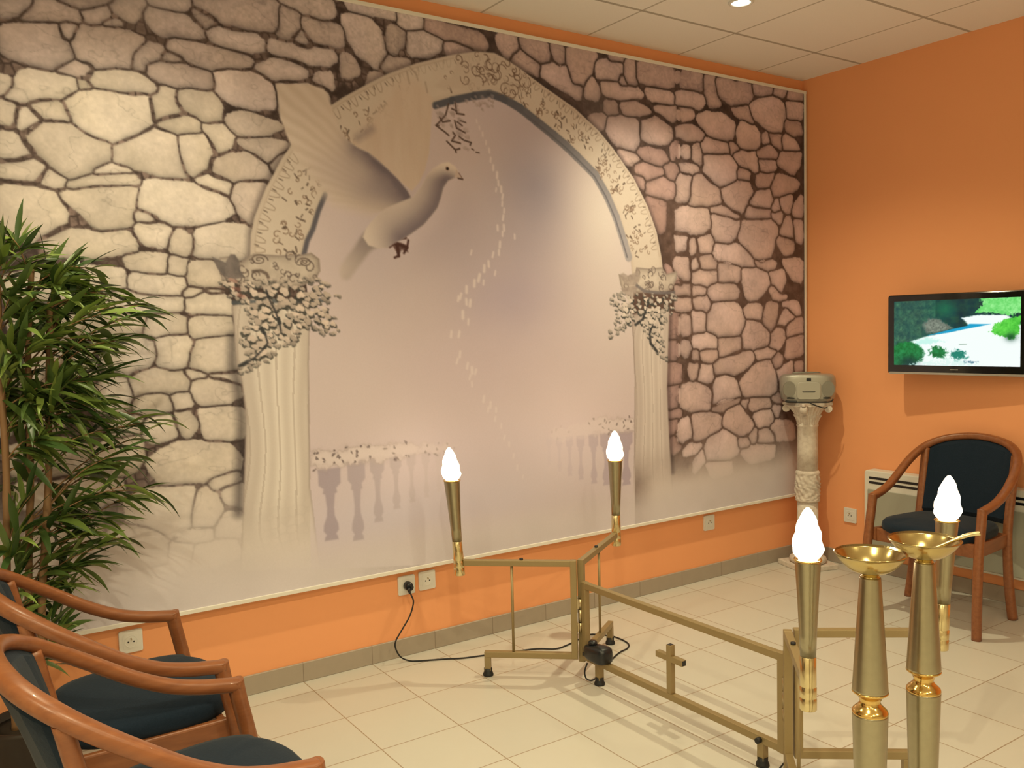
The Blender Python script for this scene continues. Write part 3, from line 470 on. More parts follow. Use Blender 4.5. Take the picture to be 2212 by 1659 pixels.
def worley(u, v, s, seed):
    """F1, F2 of jittered cells of size s"""
    r = np.random.default_rng(seed); n = 128; jx = r.random((n, n)); jy = r.random((n, n))
    x = u / s; y = v / s; xi = np.floor(x).astype(int); yi = np.floor(y).astype(int)
    f1 = np.full(u.shape, 9.0); f2 = np.full(u.shape, 9.0); cid = np.zeros(u.shape)
    for a in (-1, 0, 1):
        for b in (-1, 0, 1):
            X = (xi + a); Y = (yi + b); px = X + 0.15 + 0.7 * jx[Y % n, X % n]; py = Y + 0.15 + 0.7 * jy[Y % n, X % n]
            d = np.hypot(x - px, y - py)
            n1 = d < f1
            f2 = np.where(n1, f1, np.minimum(f2, d)); cid = np.where(n1, jx[Y % n, X % n], cid); f1 = np.where(n1, d, f1)
    return f1, f2, cid

def paint_mural():
    allw = (slice(0, NV), slice(0, NU))
    # mortar and rubble
    big = fbm(UG, VG, 3.0, 11); fine = fbm(UG, VG, 26.0, 21); grain = fbm(UG, VG, 90.0, 31, 3)
    f1, f2, cid = worley(UG, VG, 0.034, 5)
    gap = ss(0.05, 0.30, f2 - f1)
    mort = np.stack([52 + 44 * fine, 39 + 34 * fine, 31 + 28 * fine], -1)
    rub = np.stack([92 + 56 * cid + 30 * (grain - .5), 72 + 46 * cid + 26 * (grain - .5), 57 + 38 * cid + 22 * (grain - .5)], -1)
    mort = mort + (ss(2.4, 2.2, UG) * ss(2.4, 1.9, VG))[..., None] * np.array([20, 13, 8.])
    k = (gap * ss(0.42, 0.62, fine * .6 + big * .5) * (1 - .8 * ss(2.4, 2.2, UG)) * .85)[..., None]
    CAN[:] = mort * (1 - k) + rub * k
    # stones: every stone grows into the joints until a thin line is left between neighbours
    D1 = np.full((NV, NU), 9.0, np.float32); D2 = D1.copy(); ID = np.full((NV, NU), -1)
    P_ = []
    for si, s in enumerate(STONES.split('|')):
        p0 = [tuple(float(q) / 500.0 for q in a.split(',')) for a in s.split()]
        cu = sum(a[0] for a in p0) / len(p0); cv = sum(a[1] for a in p0) / len(p0)
        p = chaikin(p0, 1, cutk=.13)
        w = window(p, 0.06); d = sdf(p, UG[w], VG[w]).astype(np.float32)
        a1 = D1[w]; a2 = D2[w]; ii = ID[w]; n_ = d < a1
        D2[w] = np.where(n_, a1, np.minimum(a2, d)); ID[w] = np.where(n_, si, ii); D1[w] = np.where(n_, d, a1)
        r = rng.random(3)
        if cu < 2.35:                                   # right of the arch: rosy grey
            base = np.array([202, 164, 138.]) + (r[0] - .5) * 20
            if cu < 1.36 and cu > 1.05 and cv < 2.3: base = base * 0.84 + np.array([4, -4, -4])
        elif cv > 2.28: base = np.array([210, 178, 150.]) + (r[0] - .5) * 22
        elif cu > 3.3: base = np.array([216, 188, 153.]) + (r[0] - .5) * 14
        else: base = np.array([206, 177, 146.]) + (r[0] - .5) * 18
        top = ss(2.2, 2.6, np.array(cv)) if cu > 2.3 else ss(2.35, 2.7, np.array(cv)) * .7
        P_.append((cu, cv, *(base * (1 - 0.05 * top)), r[0], r[1], .14 if cu > 2.9 and cv < 2.3 else .22, float(top)))
    A = np.array(P_)[ID]; cu, cv, base, r0, r1, es, top = A[..., 0], A[..., 1], A[..., 2:5], A[..., 5], A[..., 6], A[..., 7], A[..., 8]
    right = ss(2.4, 2.2, UG)
    wob = (fine - .5) * .014 + (grain - .5) * .008
    lw = .0065 + .010 * ss(.52, .75, fbm(UG, VG, 5.0, 91)) + .0015 * right
    dd = np.maximum(D1 + wob - (.011 + .003 * right), np.where(D2 < 0, D1, (D1 - D2) / 2 + lw / 2 + wob * .35))
    m = ss(0.0035, -0.0035, dd) * (ID >= 0)
    edge = np.clip(np.exp(dd / (0.006 + 0.007 * r1)), 0, 1)
    lowv = np.clip((cv - VG) / 0.16 + .1, -0.3, 0.6)
    sh = 1 - edge * (es + 0.16 * np.clip(lowv * 2, -.5, 1)) - 0.04 * lowv
    mott = (fbm(UG + r0 * 9, VG, 9.0, 41) - .5) * 0.22 + (grain - .5) * (0.10 + 0.12 * top)
    crack = np.exp(-np.abs(fbm(UG + 3 * r0, VG * 1.6, 5.0, 51) - .5) / 0.007) * 0.12
    c = base * (sh + mott - crack)[..., None]
    c[..., 2] *= (1 - 0.05 * (fbm(UG, VG, 6.0, 61) - .3))
    put(allw, m, c)
    # patches of soft grey haze near the top and mist swallowing the bottom
    for (gu, gv, ru, rv, al, col) in ((3.62, 2.58, .13, .10, .35, (168, 146, 122)), (1.55, 2.42, .13, .10, .40, (138, 116, 98)), (1.36, 2.36, .10, .08, .3, (120, 100, 84))):
        put(allw, al * np.exp(-((UG - gu) / ru) ** 2 - ((VG - gv) / rv) ** 2), col)
    mistR = ss(0.84, 0.52, VG + 0.10 * (big - .5)) * ss(1.4, 1.2, UG)
    mistL = ss(0.98, 0.55, VG + 0.14 * (big - .5)) * ss(2.6, 3.0, UG)
    mist = np.stack([210 + 16 * (big - .5), 184 + 14 * (big - .5), 152 + 14 * (big - .5)], -1)
    put(allw, np.clip(mistR + mistL, 0, 1) * 0.96, mist)
    # arch band
    outer, inner, hole = poly('outer'), poly('inner'), poly('hole')
    stroke(outer, 0.03, (60, 46, 38), 0.5, 0.02)
    w, d, m = fill(outer + inner[::-1], (206, 179, 144), 0.004)
    put(w, m * 0.30 * ss(-0.03, 0.0, d), (170, 142, 112))
    lit = fbm(UG[w], VG[w], 14.0, 71)
    put(w, m * 0.25 * lit, (190, 162, 128))
    # sky in the arch
    w, d, m = fill(hole, (205, 177, 153), 0.004)
    u, v = UG[w], VG[w]; n1 = fbm(u, v, 1.6, 81); n2 = fbm(u, v, 3.2, 86)
    sky = np.stack([203 + 14 * (n1 - .5), 174 + 12 * (n1 - .5), 150 + 14 * (n1 - .5)], -1)
    def blob(gu, gv, ru, rv, al, col):
        k = (al * np.exp(-((u - gu) / ru) ** 2 - ((v - gv) / rv) ** 2) * (0.75 + 0.5 * n2))[..., None]
        return sky * (1 - np.clip(k, 0, 1)) + np.array(col, float) * np.clip(k, 0, 1)
    for b in ((1.95, 2.03, .20, .20, .75, (148, 130, 122)), (2.05, 1.80, .30, .22, .45, (160, 138, 130)), (2.12, 1.52, .28, .16, .5, (164, 140, 136)),
              (2.42, 1.80, .25, .20, .40, (172, 148, 138)), (2.0, 2.35, .35, .2, .35, (176, 152, 142)), (1.55, 1.95, .18, .35, .75, (214, 190, 158)),
              (2.75, 1.75, .16, .3, .5, (190, 165, 148)), (1.45, 1.45, .25, .3, .55, (210, 184, 154)), (2.8, 1.2, .4, .3, .5, (212, 184, 154)),
              (2.35, 1.25, .5, .25, .35, (196, 164, 150)), (1.7, .95, .4, .18, .4, (214, 182, 154)), (2.2, .85, .8, .16, .55, (204, 176, 156)),
              (2.6, .62, .8, .14, .6, (200, 178, 160)), (1.4, .65, .5, .14, .5, (206, 180, 156))): sky = blob(*b)
    put(w, m, sky)
    # bottom haze across everything low
    put(allw, 0.85 * ss(0.62, 0.44, VG + .06 * (big - .5)), np.stack([206 + 20 * (big - .5), 182 + 18 * (big - .5), 154 + 18 * (big - .5)], -1))
    # inside edge of the arch
    dr, dl = poly('darkR'), poly('darkL')
    inset = lambda P, k: [(a[0] + (2.1 - a[0]) * k, a[1] + (1.7 - a[1]) * k) for a in P]
    cut = 11
    k_ = len(dr)
    for i in range(k_ - 1):
        t_ = max(0, min(1, (i - 3) / (k_ - 5.0))); wd_ = .030 + .016 * min(1, i / 7)
        stroke(inset(dr[i:i + 2], .016), wd_, tuple(a * (1 - t_) + c * t_ for a, c in zip((80, 76, 72), (160, 143, 126))), .93, .005)
    stroke(inset(dr[5:], .028), 0.008, (96, 88, 82), .75, .004)
    stroke(dl, 0.020, (86, 78, 74), .9, .006)
    # arch ornament: row of cups along the outer edge, curling leaves in the middle
    P = np.array(outer[1:-1]); Q = np.array(inner)
    seg = np.hypot(*(P[1:] - P[:-1]).T); cum = np.concatenate([[0], np.cumsum(seg)]); tot = cum[-1]
    def along(t):
        i = min(len(seg) - 1, int(np.searchsorted(cum, t) - 1)); i = max(i, 0); f = (t - cum[i]) / seg[i]
        a = P[i] * (1 - f) + P[i + 1] * f; q = Q[np.argmin(np.hypot(*(Q - a).T))]
        nn = q - a; wd = np.hypot(*nn); nn = nn / wd; return a, nn, np.array([-nn[1], nn[0]]), wd
    t = 0.03; R = random.Random(3)
    while t < tot - 0.02:
        a, nn, tt, wd = along(t)
        under = 2.38 < a[0] < 2.62 and a[1] > 2.22
        al = 0.3 if under else 0.8
        c0 = a + nn * wd * .10
        cup = [tuple(c0 + tt * (.0115 * x) + nn * (wd * .17 * (1 - abs(x) ** 4))) for x in (-1, -.96, -.8, -.4, 0, .4, .8, .96, 1)]
        stroke(cup, .0035, (150, 122, 94), al, .003)
        stroke([tuple(c0 + tt * .023 + nn * .001), tuple(c0 + tt * .023 + nn * .015)], .0045, (92, 72, 54), al, .003)
        t += 0.046
    t = 0.04
    while t < tot - 0.03:
        a, nn, tt, wd = along(t)
        under = 2.40 < a[0] < 2.64 and a[1] > 2.2
        if not under:
            al = .8
            for _ in range(4):
                b = a + nn * wd * R.uniform(.38, .9) + tt * R.uniform(-.03, .03)
                if R.random() < .5:
                    rr = R.uniform(.008, .018); a0 = R.uniform(0, 6.28); dr_ = R.choice((-1, 1))
                    pts = [tuple(b + np.array([math.cos(a0 + dr_ * q), math.sin(a0 + dr_ * q)]) * rr * (1 - q / 7)) for q in np.linspace(0, 4.6, 9)]
                    stroke(pts, R.uniform(.003, .0055), (128, 98, 72), al, .0028)
                else:
                    an = R.uniform(0, 3.14); L = R.uniform(.008, .02)
                    stroke([tuple(b), tuple(b + np.array([math.cos(an), math.sin(an)]) * L)], R.uniform(.004, .008), (84, 64, 48), al * .9, .003)
        t += 0.034
    stroke(inset(outer[1:-1], .015), .004, (176, 146, 114), .6, .004)
    # crest of scrolls at the top
    w, d, m = fill(poly('crest'), (196, 168, 134), .012, .8)
    cr = poly('crest'); us = [a[0] for a in cr]; vs_ = [a[1] for a in cr]
    for _ in range(75):
        b = (R.uniform(min(us), max(us)), R.uniform(min(vs_), max(vs_)))
        if sdf(cr, np.array([b[0]]), np.array([b[1]]))[0] > -.008: continue
        rr = R.uniform(.012, .032); a0 = R.uniform(0, 6.28); s_ = R.choice((-1, 1)); q1 = R.uniform(2.5, 6.5)
        pts = [(b[0] + math.cos(a0 + s_ * q) * rr * (1 - q / 8.5), b[1] + math.sin(a0 + s_ * q) * rr * (1 - q / 8.5)) for q in np.linspace(0, q1, 12)]
        stroke(pts, R.uniform(.0028, .006), (110, 82, 60), .75, .0026)
    # balustrades in the mist
    def baluster(b, col, al):
        u0, vt, vb, h = b; H = vt - vb
        prof = [(0, 1), (.0, 1.0), (.08, .95), (.22, .95), (.28, .55), (.34, .62), (.36, .42), (.55, .30), (.66, .34), (.78, .62), (.86, .66), (.92, .40), (.95, .55), (1, .6)]
        L_ = [(u0 - h * r, vt - H * q) for q, r in prof]; R_ = [(u0 + h * r, vt - H * q) for q, r in prof]
        fill(L_ + R_[::-1], col, .005, al)
    for i, b in enumerate(BALUSTERS): baluster(b, (164 + 4 * i, 140 + 4 * i, 128 + 2 * i), .85 - .11 * i)
    for i, b in enumerate(BALUSTERS_FAR): baluster(b, (170 + 4 * i, 144 + 4 * i, 132 + 3 * i), .85 - .1 * i)
    def dab(c, ra_, rb_, ang, col, al, soft=.0025):
        w = window([c], max(ra_, rb_) * 1.3 + .006); u, v = UG[w] - c[0], VG[w] - c[1]
        ca_, sa_ = math.cos(ang), math.sin(ang); x = u * ca_ + v * sa_; y = -u * sa_ + v * ca_
        th = np.arctan2(y, x); wob = 1 + .14 * np.sin(3 * th + c[0] * 91) + .08 * np.sin(5 * th + c[1] * 77)
        d = (np.hypot(x / ra_, y / rb_) - wob) * min(ra_, rb_)
        put(w, ss(soft, -soft, d) * al, col)
    def blossom(name, n, size, seed, dark, lightc, al=1.0, fringe=.05, ang=.35):
        p = poly(name); rr = random.Random(seed); us = [a[0] for a in p]; vs_ = [a[1] for a in p]; items = []
        tries = 0
        while len(items) < n and tries < n * 40:
            tries += 1; c = (rr.uniform(min(us), max(us)), rr.uniform(min(vs_), max(vs_)))
            d = float(sdf(p, np.array([c[0]]), np.array([c[1]]))[0])
            if d > 0: continue
            s = size * rr.uniform(.65, 1.25) * (.55 + .45 * min(1, -d / fringe))
            if any((c[0] - q[0]) ** 2 + (c[1] - q[1]) ** 2 < (.72 * (s + q[2])) ** 2 * .8 for q in items): continue
            items.append((c[0], c[1], s, d, rr.random()))
        for (x, y, s, d, r_) in items:
            k = al * (.55 + .45 * min(1, -d / (fringe * .5)))
            for q in range(2):
                dab((x + rr.uniform(-.5, .5) * s, y - rr.uniform(.15, .75) * s), s * rr.uniform(.8, 1.15), s * rr.uniform(.5, .8), ang + rr.uniform(-.5, .5), dark, k * .9)
        for (x, y, s, d, r_) in items:
            k = al * (.55 + .45 * min(1, -d / (fringe * .5)))
            t = .80 + .24 * r_; col = tuple(c * t for c in lightc)
            dab((x, y), s, s * rr.uniform(.52, .75), ang + rr.uniform(-.5, .5), col, k)
            dab((x - .15 * s, y + .2 * s), s * .5, s * .28, ang, tuple(min(255, c * 1.08) for c in col), k * .5)
    for nm, sd in (('railL', 301), ('railR', 311)):
        p = poly(nm); w = window(p, .05); d = sdf(p, UG[w], VG[w]) + (fbm(UG[w], VG[w], 34, sd) - .5) * .05
        fd = ss(2.35, 2.9, UG[w]) if nm == 'railL' else ss(1.75, 1.35, UG[w])
        put(w, ss(.008, -.008, d) * (.35 + .6 * fd), (214, 186, 158)); put(w, np.exp(-np.abs(d + .002) / .006) * .35 * fd, (140, 114, 98))
    Rr = random.Random(8)
    for nm, n_, k0 in (('railL', 46, 2.55), ('railR', 26, 1.5)):
        p = poly(nm); us = [a[0] for a in p]; vs_ = [a[1] for a in p]
        for _ in range(n_):
            c = (Rr.uniform(min(us), max(us)), Rr.uniform(min(vs_), max(vs_)))
            f_ = min(1, max(.1, (c[0] - 2.3) / .6)) if nm == 'railL' else min(1, max(.1, (1.85 - c[0]) / .5))
            if sdf(p, np.array([c[0]]), np.array([c[1]]))[0] < .012: dab(c, Rr.uniform(.004, .009), Rr.uniform(.003, .006), Rr.uniform(0, 3), (104, 84, 72), .8 * f_)
    for (pu, pv, pr) in PETALS:
        a = R.uniform(-.35, .1); k = (math.sin(a) * pr * .7, math.cos(a) * pr * .7)
        stroke([(pu - k[0], pv - k[1]), (pu + k[0], pv + k[1])], pr * .75, (224, 196, 166), .75 * (.45 + .55 * min(1, (pv - .7) / .8)), .005)
    for q in range(14): stroke(poly('lattice%d' % q), .007 if q < 10 else .005, (96, 74, 60), .85, .004)
    blossom('flowT', 34, .016, 321, (150, 124, 106), (196, 168, 146), .45)
    for q in range(14): stroke(poly('lattice%d' % q), .0055 if q < 10 else .004, (84, 62, 48), .8, .003)
    # columns
    def column(pname, nfl, lightc, darkc):
        p = poly(pname); w = window(p, .03); u, v = UG[w], VG[w]; d = sdf(p, u, v)
        fade = ss(.46, .80, v)
        m = ss(.005, -.005, d) * (0.10 + .90 * fade)
        rows = np.arange(u.shape[0]); ins = d < 0
        lo = np.where(ins, u, 99).min(1); hi = np.where(ins, u, -99).max(1); ok = hi > lo
        if ok.sum() > 60:
            kk = np.where(ok)[0]; t9 = (kk - kk.mean()) / len(kk)
            lo[kk] = np.polyval(np.polyfit(t9, lo[kk], 5), t9); hi[kk] = np.polyval(np.polyfit(t9, hi[kk], 5), t9)
        s_ = np.zeros_like(u); s_[ok] = (u[ok] - lo[ok][:, None]) / (hi - lo)[ok][:, None]
        fl = 0.5 + 0.5 * np.cos(s_ * 2 * PI * nfl + .6); fl = np.where(np.abs(np.sin(s_ * PI * nfl + .3)) < .18, .0, .35 + .65 * fl)
        sd = np.clip(1 - 1.5 * np.abs(s_ - .45) ** 2, 0, 1)
        k = np.clip(fl * .5 + .5, 0, 1) * sd
        k = (1 - (1 - k) * fade)[..., None]
        put(w, m, np.array(darkc, float) * (1 - k) + np.array(lightc, float) * k)
        for q in (p,):
            ed = np.exp(-np.abs(d) / .006) * fade * .45 * (d < .004); put(w, ed, (140, 116, 94))
    sl = poly('shaftL'); sr = poly('shaftR')
    stroke([(sl[-1][0] + .012, sl[-1][1] + .1)] + [(a[0] + .018, a[1]) for a in (sl[-1], sl[-2], sl[-3], sl[-4])], .035, (44, 36, 32), .55, .025)
    stroke([(a[0] - .012, a[1]) for a in sr[1:5]], .02, (58, 44, 38), .5, .018)
    column('shaftL', 4, (226, 201, 164), (172, 146, 118)); column('shaftR', 4, (216, 190, 156), (168, 142, 118))
    # capitals
    for nm in ('capL', 'capR'):
        p = poly(nm); w, d, m = fill(p, (214, 188, 152), .004)
        put(w, m * .5 * fbm(UG[w], VG[w], 24, 401), (140, 116, 92))
        put(w, m * .65 * np.exp(d / .012), (104, 84, 68))
        us = [a[0] for a in p]; vs_ = [a[1] for a in p]
        for _ in range(26):
            b = (R.uniform(min(us), max(us)), R.uniform(min(vs_), max(vs_)))
            if sdf(p, np.array([b[0]]), np.array([b[1]]))[0] > -.006: continue
            rr = R.uniform(.01, .026); a0 = R.uniform(0, 6.28); s_ = R.choice((-1, 1))
            pts = [(b[0] + math.cos(a0 + s_ * q) * rr * (1 - q / 8), b[1] + math.sin(a0 + s_ * q) * rr * (1 - q / 8)) for q in np.linspace(0, 5.2, 10)]
            stroke(pts, R.uniform(.003, .006), (92, 74, 60), .7, .003)
    def volute(c, r0, dr):
        pts = [(c[0] + math.cos(q) * r0 * (1 - q / 13) * dr, c[1] + math.sin(q) * r0 * .62 * (1 - q / 13)) for q in np.linspace(0, 11.5, 34)]
        stroke(pts, .005, (98, 78, 62), .85, .003)
    lp_ = poly('ledgeL'); cA, cB = lp_[0], lp_[-1]
    stroke(lp_, .016, (80, 80, 74), .8, .004)
    w, d, m = fill(poly('hornL'), (88, 76, 66), .004, .9); put(w, m * .6 * fbm(UG[w], VG[w], 40, 431), (168, 142, 116))
    w, d, m = fill(poly('hornR'), (176, 150, 122), .005, .8); put(w, m * .5 * fbm(UG[w], VG[w], 40, 437), (112, 92, 76))
    stroke(poly('crescL'), .012, (96, 76, 60), .8, .004); stroke(poly('ledgeR'), .016, (112, 98, 86), .85, .005)
    cap = poly('capL'); mx_ = [a[0] for a in cap]; vb_ = max(a[1] for a in cap)
    volute((3.237, 1.67), .034, -1); volute((3.058, 1.664), .030, 1); volute((1.246, 1.587), .028, 1)
    for nm in ('branchA', 'branchB', 'branchC', 'branchD'): stroke(poly(nm), .016, (62, 58, 50), .9, .004)
    blossom('flowL', 150, .0185, 331, (70, 64, 52), (208, 178, 144)); blossom('flowR', 120, .0165, 341, (72, 68, 56), (206, 180, 148))
    for nm in ('branchA', 'branchB', 'branchC', 'branchD'): stroke(poly(nm), .008, (56, 52, 46), .8, .003)
    for (pu, pv) in ((3.348, 1.594), (3.337, 1.564), (3.321, 1.538)): stroke([(pu, pv), (pu - .02, pv - .006)], .012, (176, 112, 88), .5, .006)
    # dove
    wf = poly('wingF'); wn = poly('wingN')
    w = window(wf, .06); u, v = UG[w], VG[w]; d = sdf(wf, u, v)
    softw = .006 + .030 * ss(2.42, 2.55, u) * ss(2.25, 2.4, v) + .03 * ss(2.62, 2.72, u) * ss(2.12, 2.2, v)
    m = np.clip(.5 - d / (2 * softw), 0, 1); m = m * m * (3 - 2 * m)
    put(w, m * .96, np.stack([208 - 8 * fbm(u * 3, v * .6, 10, 501), 177 - 10 * fbm(u * 3, v * .6, 10, 501), 141 - 10 * fbm(u * 3, v * .6, 10, 501)], -1))
    for (a, c) in (((2.585, 2.455), (2.575, 2.41)), ((2.545, 2.46), (2.535, 2.43)), ((2.500, 2.425), (2.492, 2.385)), ((2.575, 2.48), (2.55, 2.46))): stroke([a, c], .006, (140, 112, 86), .5, .006)
    stroke([(2.815, 2.165), (2.755, 2.205)], .030, (120, 100, 88), .45, .02)
    w = window(wn, .05); u, v = UG[w], VG[w]; d = sdf(wn, u, v)
    softw = .007 + .035 * ss(2.12, 2.02, v) * ss(2.70, 2.8, u)
    m = np.clip(.5 - d / (2 * softw), 0, 1); m = m * m * (3 - 2 * m)
    fe = np.sin(np.arctan2(v - 1.90, u - 2.60) * 70 + 5 * fbm(u, v, 6, 517)) * ss(2.72, 3.1, u)
    col = np.stack([208 + 5 * fe, 178 + 5 * fe, 143 + 5 * fe], -1); put(w, m, col)
    ridge = wn[:7]; dr_ = segdist(ridge, u, v, False)
    ext = ss(3.02, 2.72, u)
    sh = np.exp(-(dr_ / (.055 + .03 * ss(2.9, 2.6, u))) ** 1.5) * ext * (0.85 + .4 * (fbm(u * 2, v * 2, 8, 511) - .5))
    put(w, m * np.clip(sh * 1.25, 0, 1) * .92, (100, 84, 80))
    put(w, m * np.exp(-(np.hypot(u - 2.74, (v - 1.965) * 1.7) / .13) ** 2) * .55, (132, 112, 102))
    put(w, m * np.exp(-(np.hypot(u - 2.90, (v - 2.03) * 1.5) / .13) ** 2) * .35, (168, 142, 122))
    tl = poly('tail'); w = window(tl, .05); u, v = UG[w], VG[w]; d = sdf(chaikin(tl, 1), u, v)
    m = ss(.016, -.010, d); k = ss(1.62, 1.84, v)[..., None]
    rim = ss(-.9, .9, ((u - 2.80) * .55 + (1.70 - v) * -.0 - (1.80 - v) * .30) / .05)
    tc = np.array((206, 177, 148.)) * (1 - k) + np.array((146, 124, 108.)) * k
    tc = tc * (.84 + .16 * rim[..., None]); put(w, m, tc)
    bel = poly('belly'); w = window(bel, .2); u, v = UG[w], VG[w]; db = segdist(bel, u, v, False)
    put(w, np.exp(-(db / .055) ** 2) * .40, (216, 186, 164))
    fill([(2.69, 1.765), (2.665, 1.75), (2.64, 1.755), (2.61, 1.745), (2.605, 1.715), (2.635, 1.725), (2.65, 1.70), (2.672, 1.735)], (80, 50, 38), .005, .8)
    for a, c, t_ in (((2.685, 1.78), (2.655, 1.745), .018), ((2.655, 1.745), (2.650, 1.70), .014), ((2.655, 1.75), (2.610, 1.735), .014), ((2.61, 1.735), (2.603, 1.765), .010), ((2.65, 1.77), (2.615, 1.775), .012), ((2.668, 1.75), (2.690, 1.735), .010), ((2.65, 1.70), (2.668, 1.692), .010), ((2.61, 1.735), (2.625, 1.712), .010)): stroke([a, c], t_, (74, 44, 34), .95, .004)
    bp_ = poly('body')
    w, d, m = fill(bp_, (222, 193, 158), .006)
    u, v = UG[w], VG[w]; db = segdist(bel, u, v, False)
    put(w, m * np.clip(np.exp(-(db / .060) ** 1.5) * 1.1, 0, 1) * ss(2.10, 2.02, v) * .92, (98, 82, 78))
    put(w, m * np.exp(-(db / .13) ** 2) * ss(2.08, 1.98, v) * .45, (150, 128, 114))
    put(w, m * np.exp(-(np.hypot(u - 2.74, v - 1.90) / .08) ** 2) * .30, (168, 142, 120))
    put(w, m * ss(2.78, 2.92, u) * .5, (160, 136, 118))
    fill(poly('beak'), (196, 164, 134), .003); stroke([poly('beak')[2], poly('beak')[3]], .007, (74, 52, 42), .9, .003); stroke([poly('beak')[1], poly('beak')[2]], .006, (120, 88, 70), .7, .003)
    e = (2.405, 2.076); stroke([e, (e[0] + .0005, e[1])], .018, (150, 112, 84), .8, .004); stroke([e, (e[0] + .0005, e[1])], .012, (34, 22, 18), 1, .003)
paint_mural()
NOM = srgb2lin(np.array([224.0, 198.0, 158.0])) / 0.80
mural_lin = np.clip(srgb2lin(np.clip(CAN, 0, 255)) / NOM * np.array([1.0, .93, .91]), 0.005, 0.88)

def colour_grid(name, verts, nu, nv, colors, material, parent):
    """regular grid mesh with a per-vertex print colour"""
    idx = np.arange(nu * nv).reshape(nv, nu)
    quads = np.stack([idx[:-1, :-1], idx[1:, :-1], idx[1:, 1:], idx[:-1, 1:]], -1).reshape(-1, 4)
    me = bpy.data.meshes.new(name)
    me.vertices.add(nu * nv); me.vertices.foreach_set('co', verts.astype(np.float32).ravel())
    nq = len(quads)
    me.loops.add(nq * 4); me.loops.foreach_set('vertex_index', quads.astype(np.int32).ravel())
    me.polygons.add(nq); me.polygons.foreach_set('loop_start', (np.arange(nq) * 4).astype(np.int32))
    me.update(calc_edges=True)
    ca = me.color_attributes.new('Col', 'FLOAT_COLOR', 'POINT')
    rgba = np.ones((nu * nv, 4), np.float32); rgba[:, :3] = colors.reshape(-1, 3)
    ca.data.foreach_set('color', rgba.ravel())
    me.materials.append(material)
    o = bpy.data.objects.new(name, me); COL.objects.link(o); o.parent = parent
    return o

# ---------------------------------------------------------------- room shell
def shell(name, c, d, m):
    return tag(MB().box(c, d).build(name, m), kind='structure')
X0, Y0 = ROOM_X0, ROOM_Y0
shell('floor', (X0 / 2, Y0 / 2, -0.05), (-X0 + .4, -Y0 + .4, 0.1), M['floor'])
shell('ceiling', (X0 / 2, Y0 / 2, CEIL + 0.05), (-X0 + .4, -Y0 + .4, 0.1), M['ceil'])
shell('wall_back', (X0 / 2, 0.05, CEIL / 2), (-X0 + .2, 0.1, CEIL), M['orange'])
shell('wall_right', (0.05, Y0 / 2, CEIL / 2), (0.1, -Y0 + .2, CEIL), M['orange'])
shell('wall_left', (X0 - 0.05, Y0 / 2, CEIL / 2), (0.1, -Y0 + .2, CEIL), M['cream'])
shell('wall_front', (X0 / 2, Y0 - 0.05, CEIL / 2), (-X0 + .2, 0.1, CEIL), M['cream'])
def baseboard(name, c, d, m):
    return tag(MB().box(c, d).build(name, m, bevel=0.002, seg=1), kind='structure')
baseboard('baseboard_back', (X0 / 2, -0.005, 0.039), (-X0, 0.010, 0.078), M['base_x'])
baseboard('baseboard_right', (-0.005, Y0 / 2, 0.039), (0.010, -Y0, 0.078), M['base_y'])

# ---------------------------------------------------------------- mural panel
mur = empty('mural', (-(U0 + U1) / 2, 0, V0), 0, 'large printed wall mural of a stone wall, arch and flying white dove', 'mural')
mx, mz = -(U0 + U1) / 2, V0
verts = np.stack([-UG - mx, np.full_like(UG, -0.037), VG - mz], -1).reshape(-1, 3)
M['print'] = m_vcol('mural_print', 0.55, noise=0.10)
pr = colour_grid('printed_panel', verts, NU, NV, mural_lin, M['print'], mur)
MB().box((0, -0.019, (V1 - V0) / 2), (U1 - U0 - .004, 0.033, V1 - V0 - .004)).build('backing_board', M['white_trim'], mur)
tb = 0.016
def trim(c, d):
    MB().box((c[0], c[1] - .001, c[2]), (d[0], d[1] - .002, d[2])).build('trim_strip', M['white_trim'], mur, bevel=0.002)
trim((0, -0.021, -tb / 2 + .003), (U1 - U0 + 2 * tb, 0.042, tb)); trim((0, -0.021, V1 - V0 + tb / 2 - .003), (U1 - U0 + 2 * tb, 0.042, tb))
trim(((U1 - U0) / 2 + tb / 2 - .003, -0.021, (V1 - V0) / 2), (tb, 0.042, V1 - V0)); trim((-(U1 - U0) / 2 - tb / 2 + .003, -0.021, (V1 - V0) / 2), (tb, 0.042, V1 - V0))

# ---------------------------------------------------------------- ceiling spotlights
LAMPS = [(-1.29, -0.68), (-3.69, -0.68)] + [(x, y) for y in (-2.48, -4.28) for x in (-2.49, -3.69, -4.89)]  # room rows are unseen and assumed, with extra lamps added for fill light
def spot(name, k):
    r = empty('ceiling_spotlight', (0, 0, CEIL))
    MB().lathe([(0.040, -0.002), (0.040, -0.006), (0.052, -0.006), (0.055, -0.003), (0.055, 0.0), (0.040, 0.0)], n=32).build('trim_ring', M['white'], r)
    MB().lathe([(0.0, -0.004), (0.020, -0.0045), (0.041, -0.003)], n=32).build('lens', M['lens'], r)
    L = bpy.data.lights.new(name, 'SPOT'); L.energy = LAMP_W[k]; L.color = LAMP_COL
    L.spot_size = math.radians(LAMP_ANGLE[k]); L.spot_blend = 1.0; L.shadow_soft_size = 0.028
    lo = bpy.data.objects.new('lamp_light', L); COL.objects.link(lo); lo.parent = r; lo.location = (0, 0, -0.012)
    return r
kinds = [spot('wall_lamp', 0), spot('wall_lamp', 1), spot('room_fill_lamp', 2), spot('room_fill_lamp', 3)]
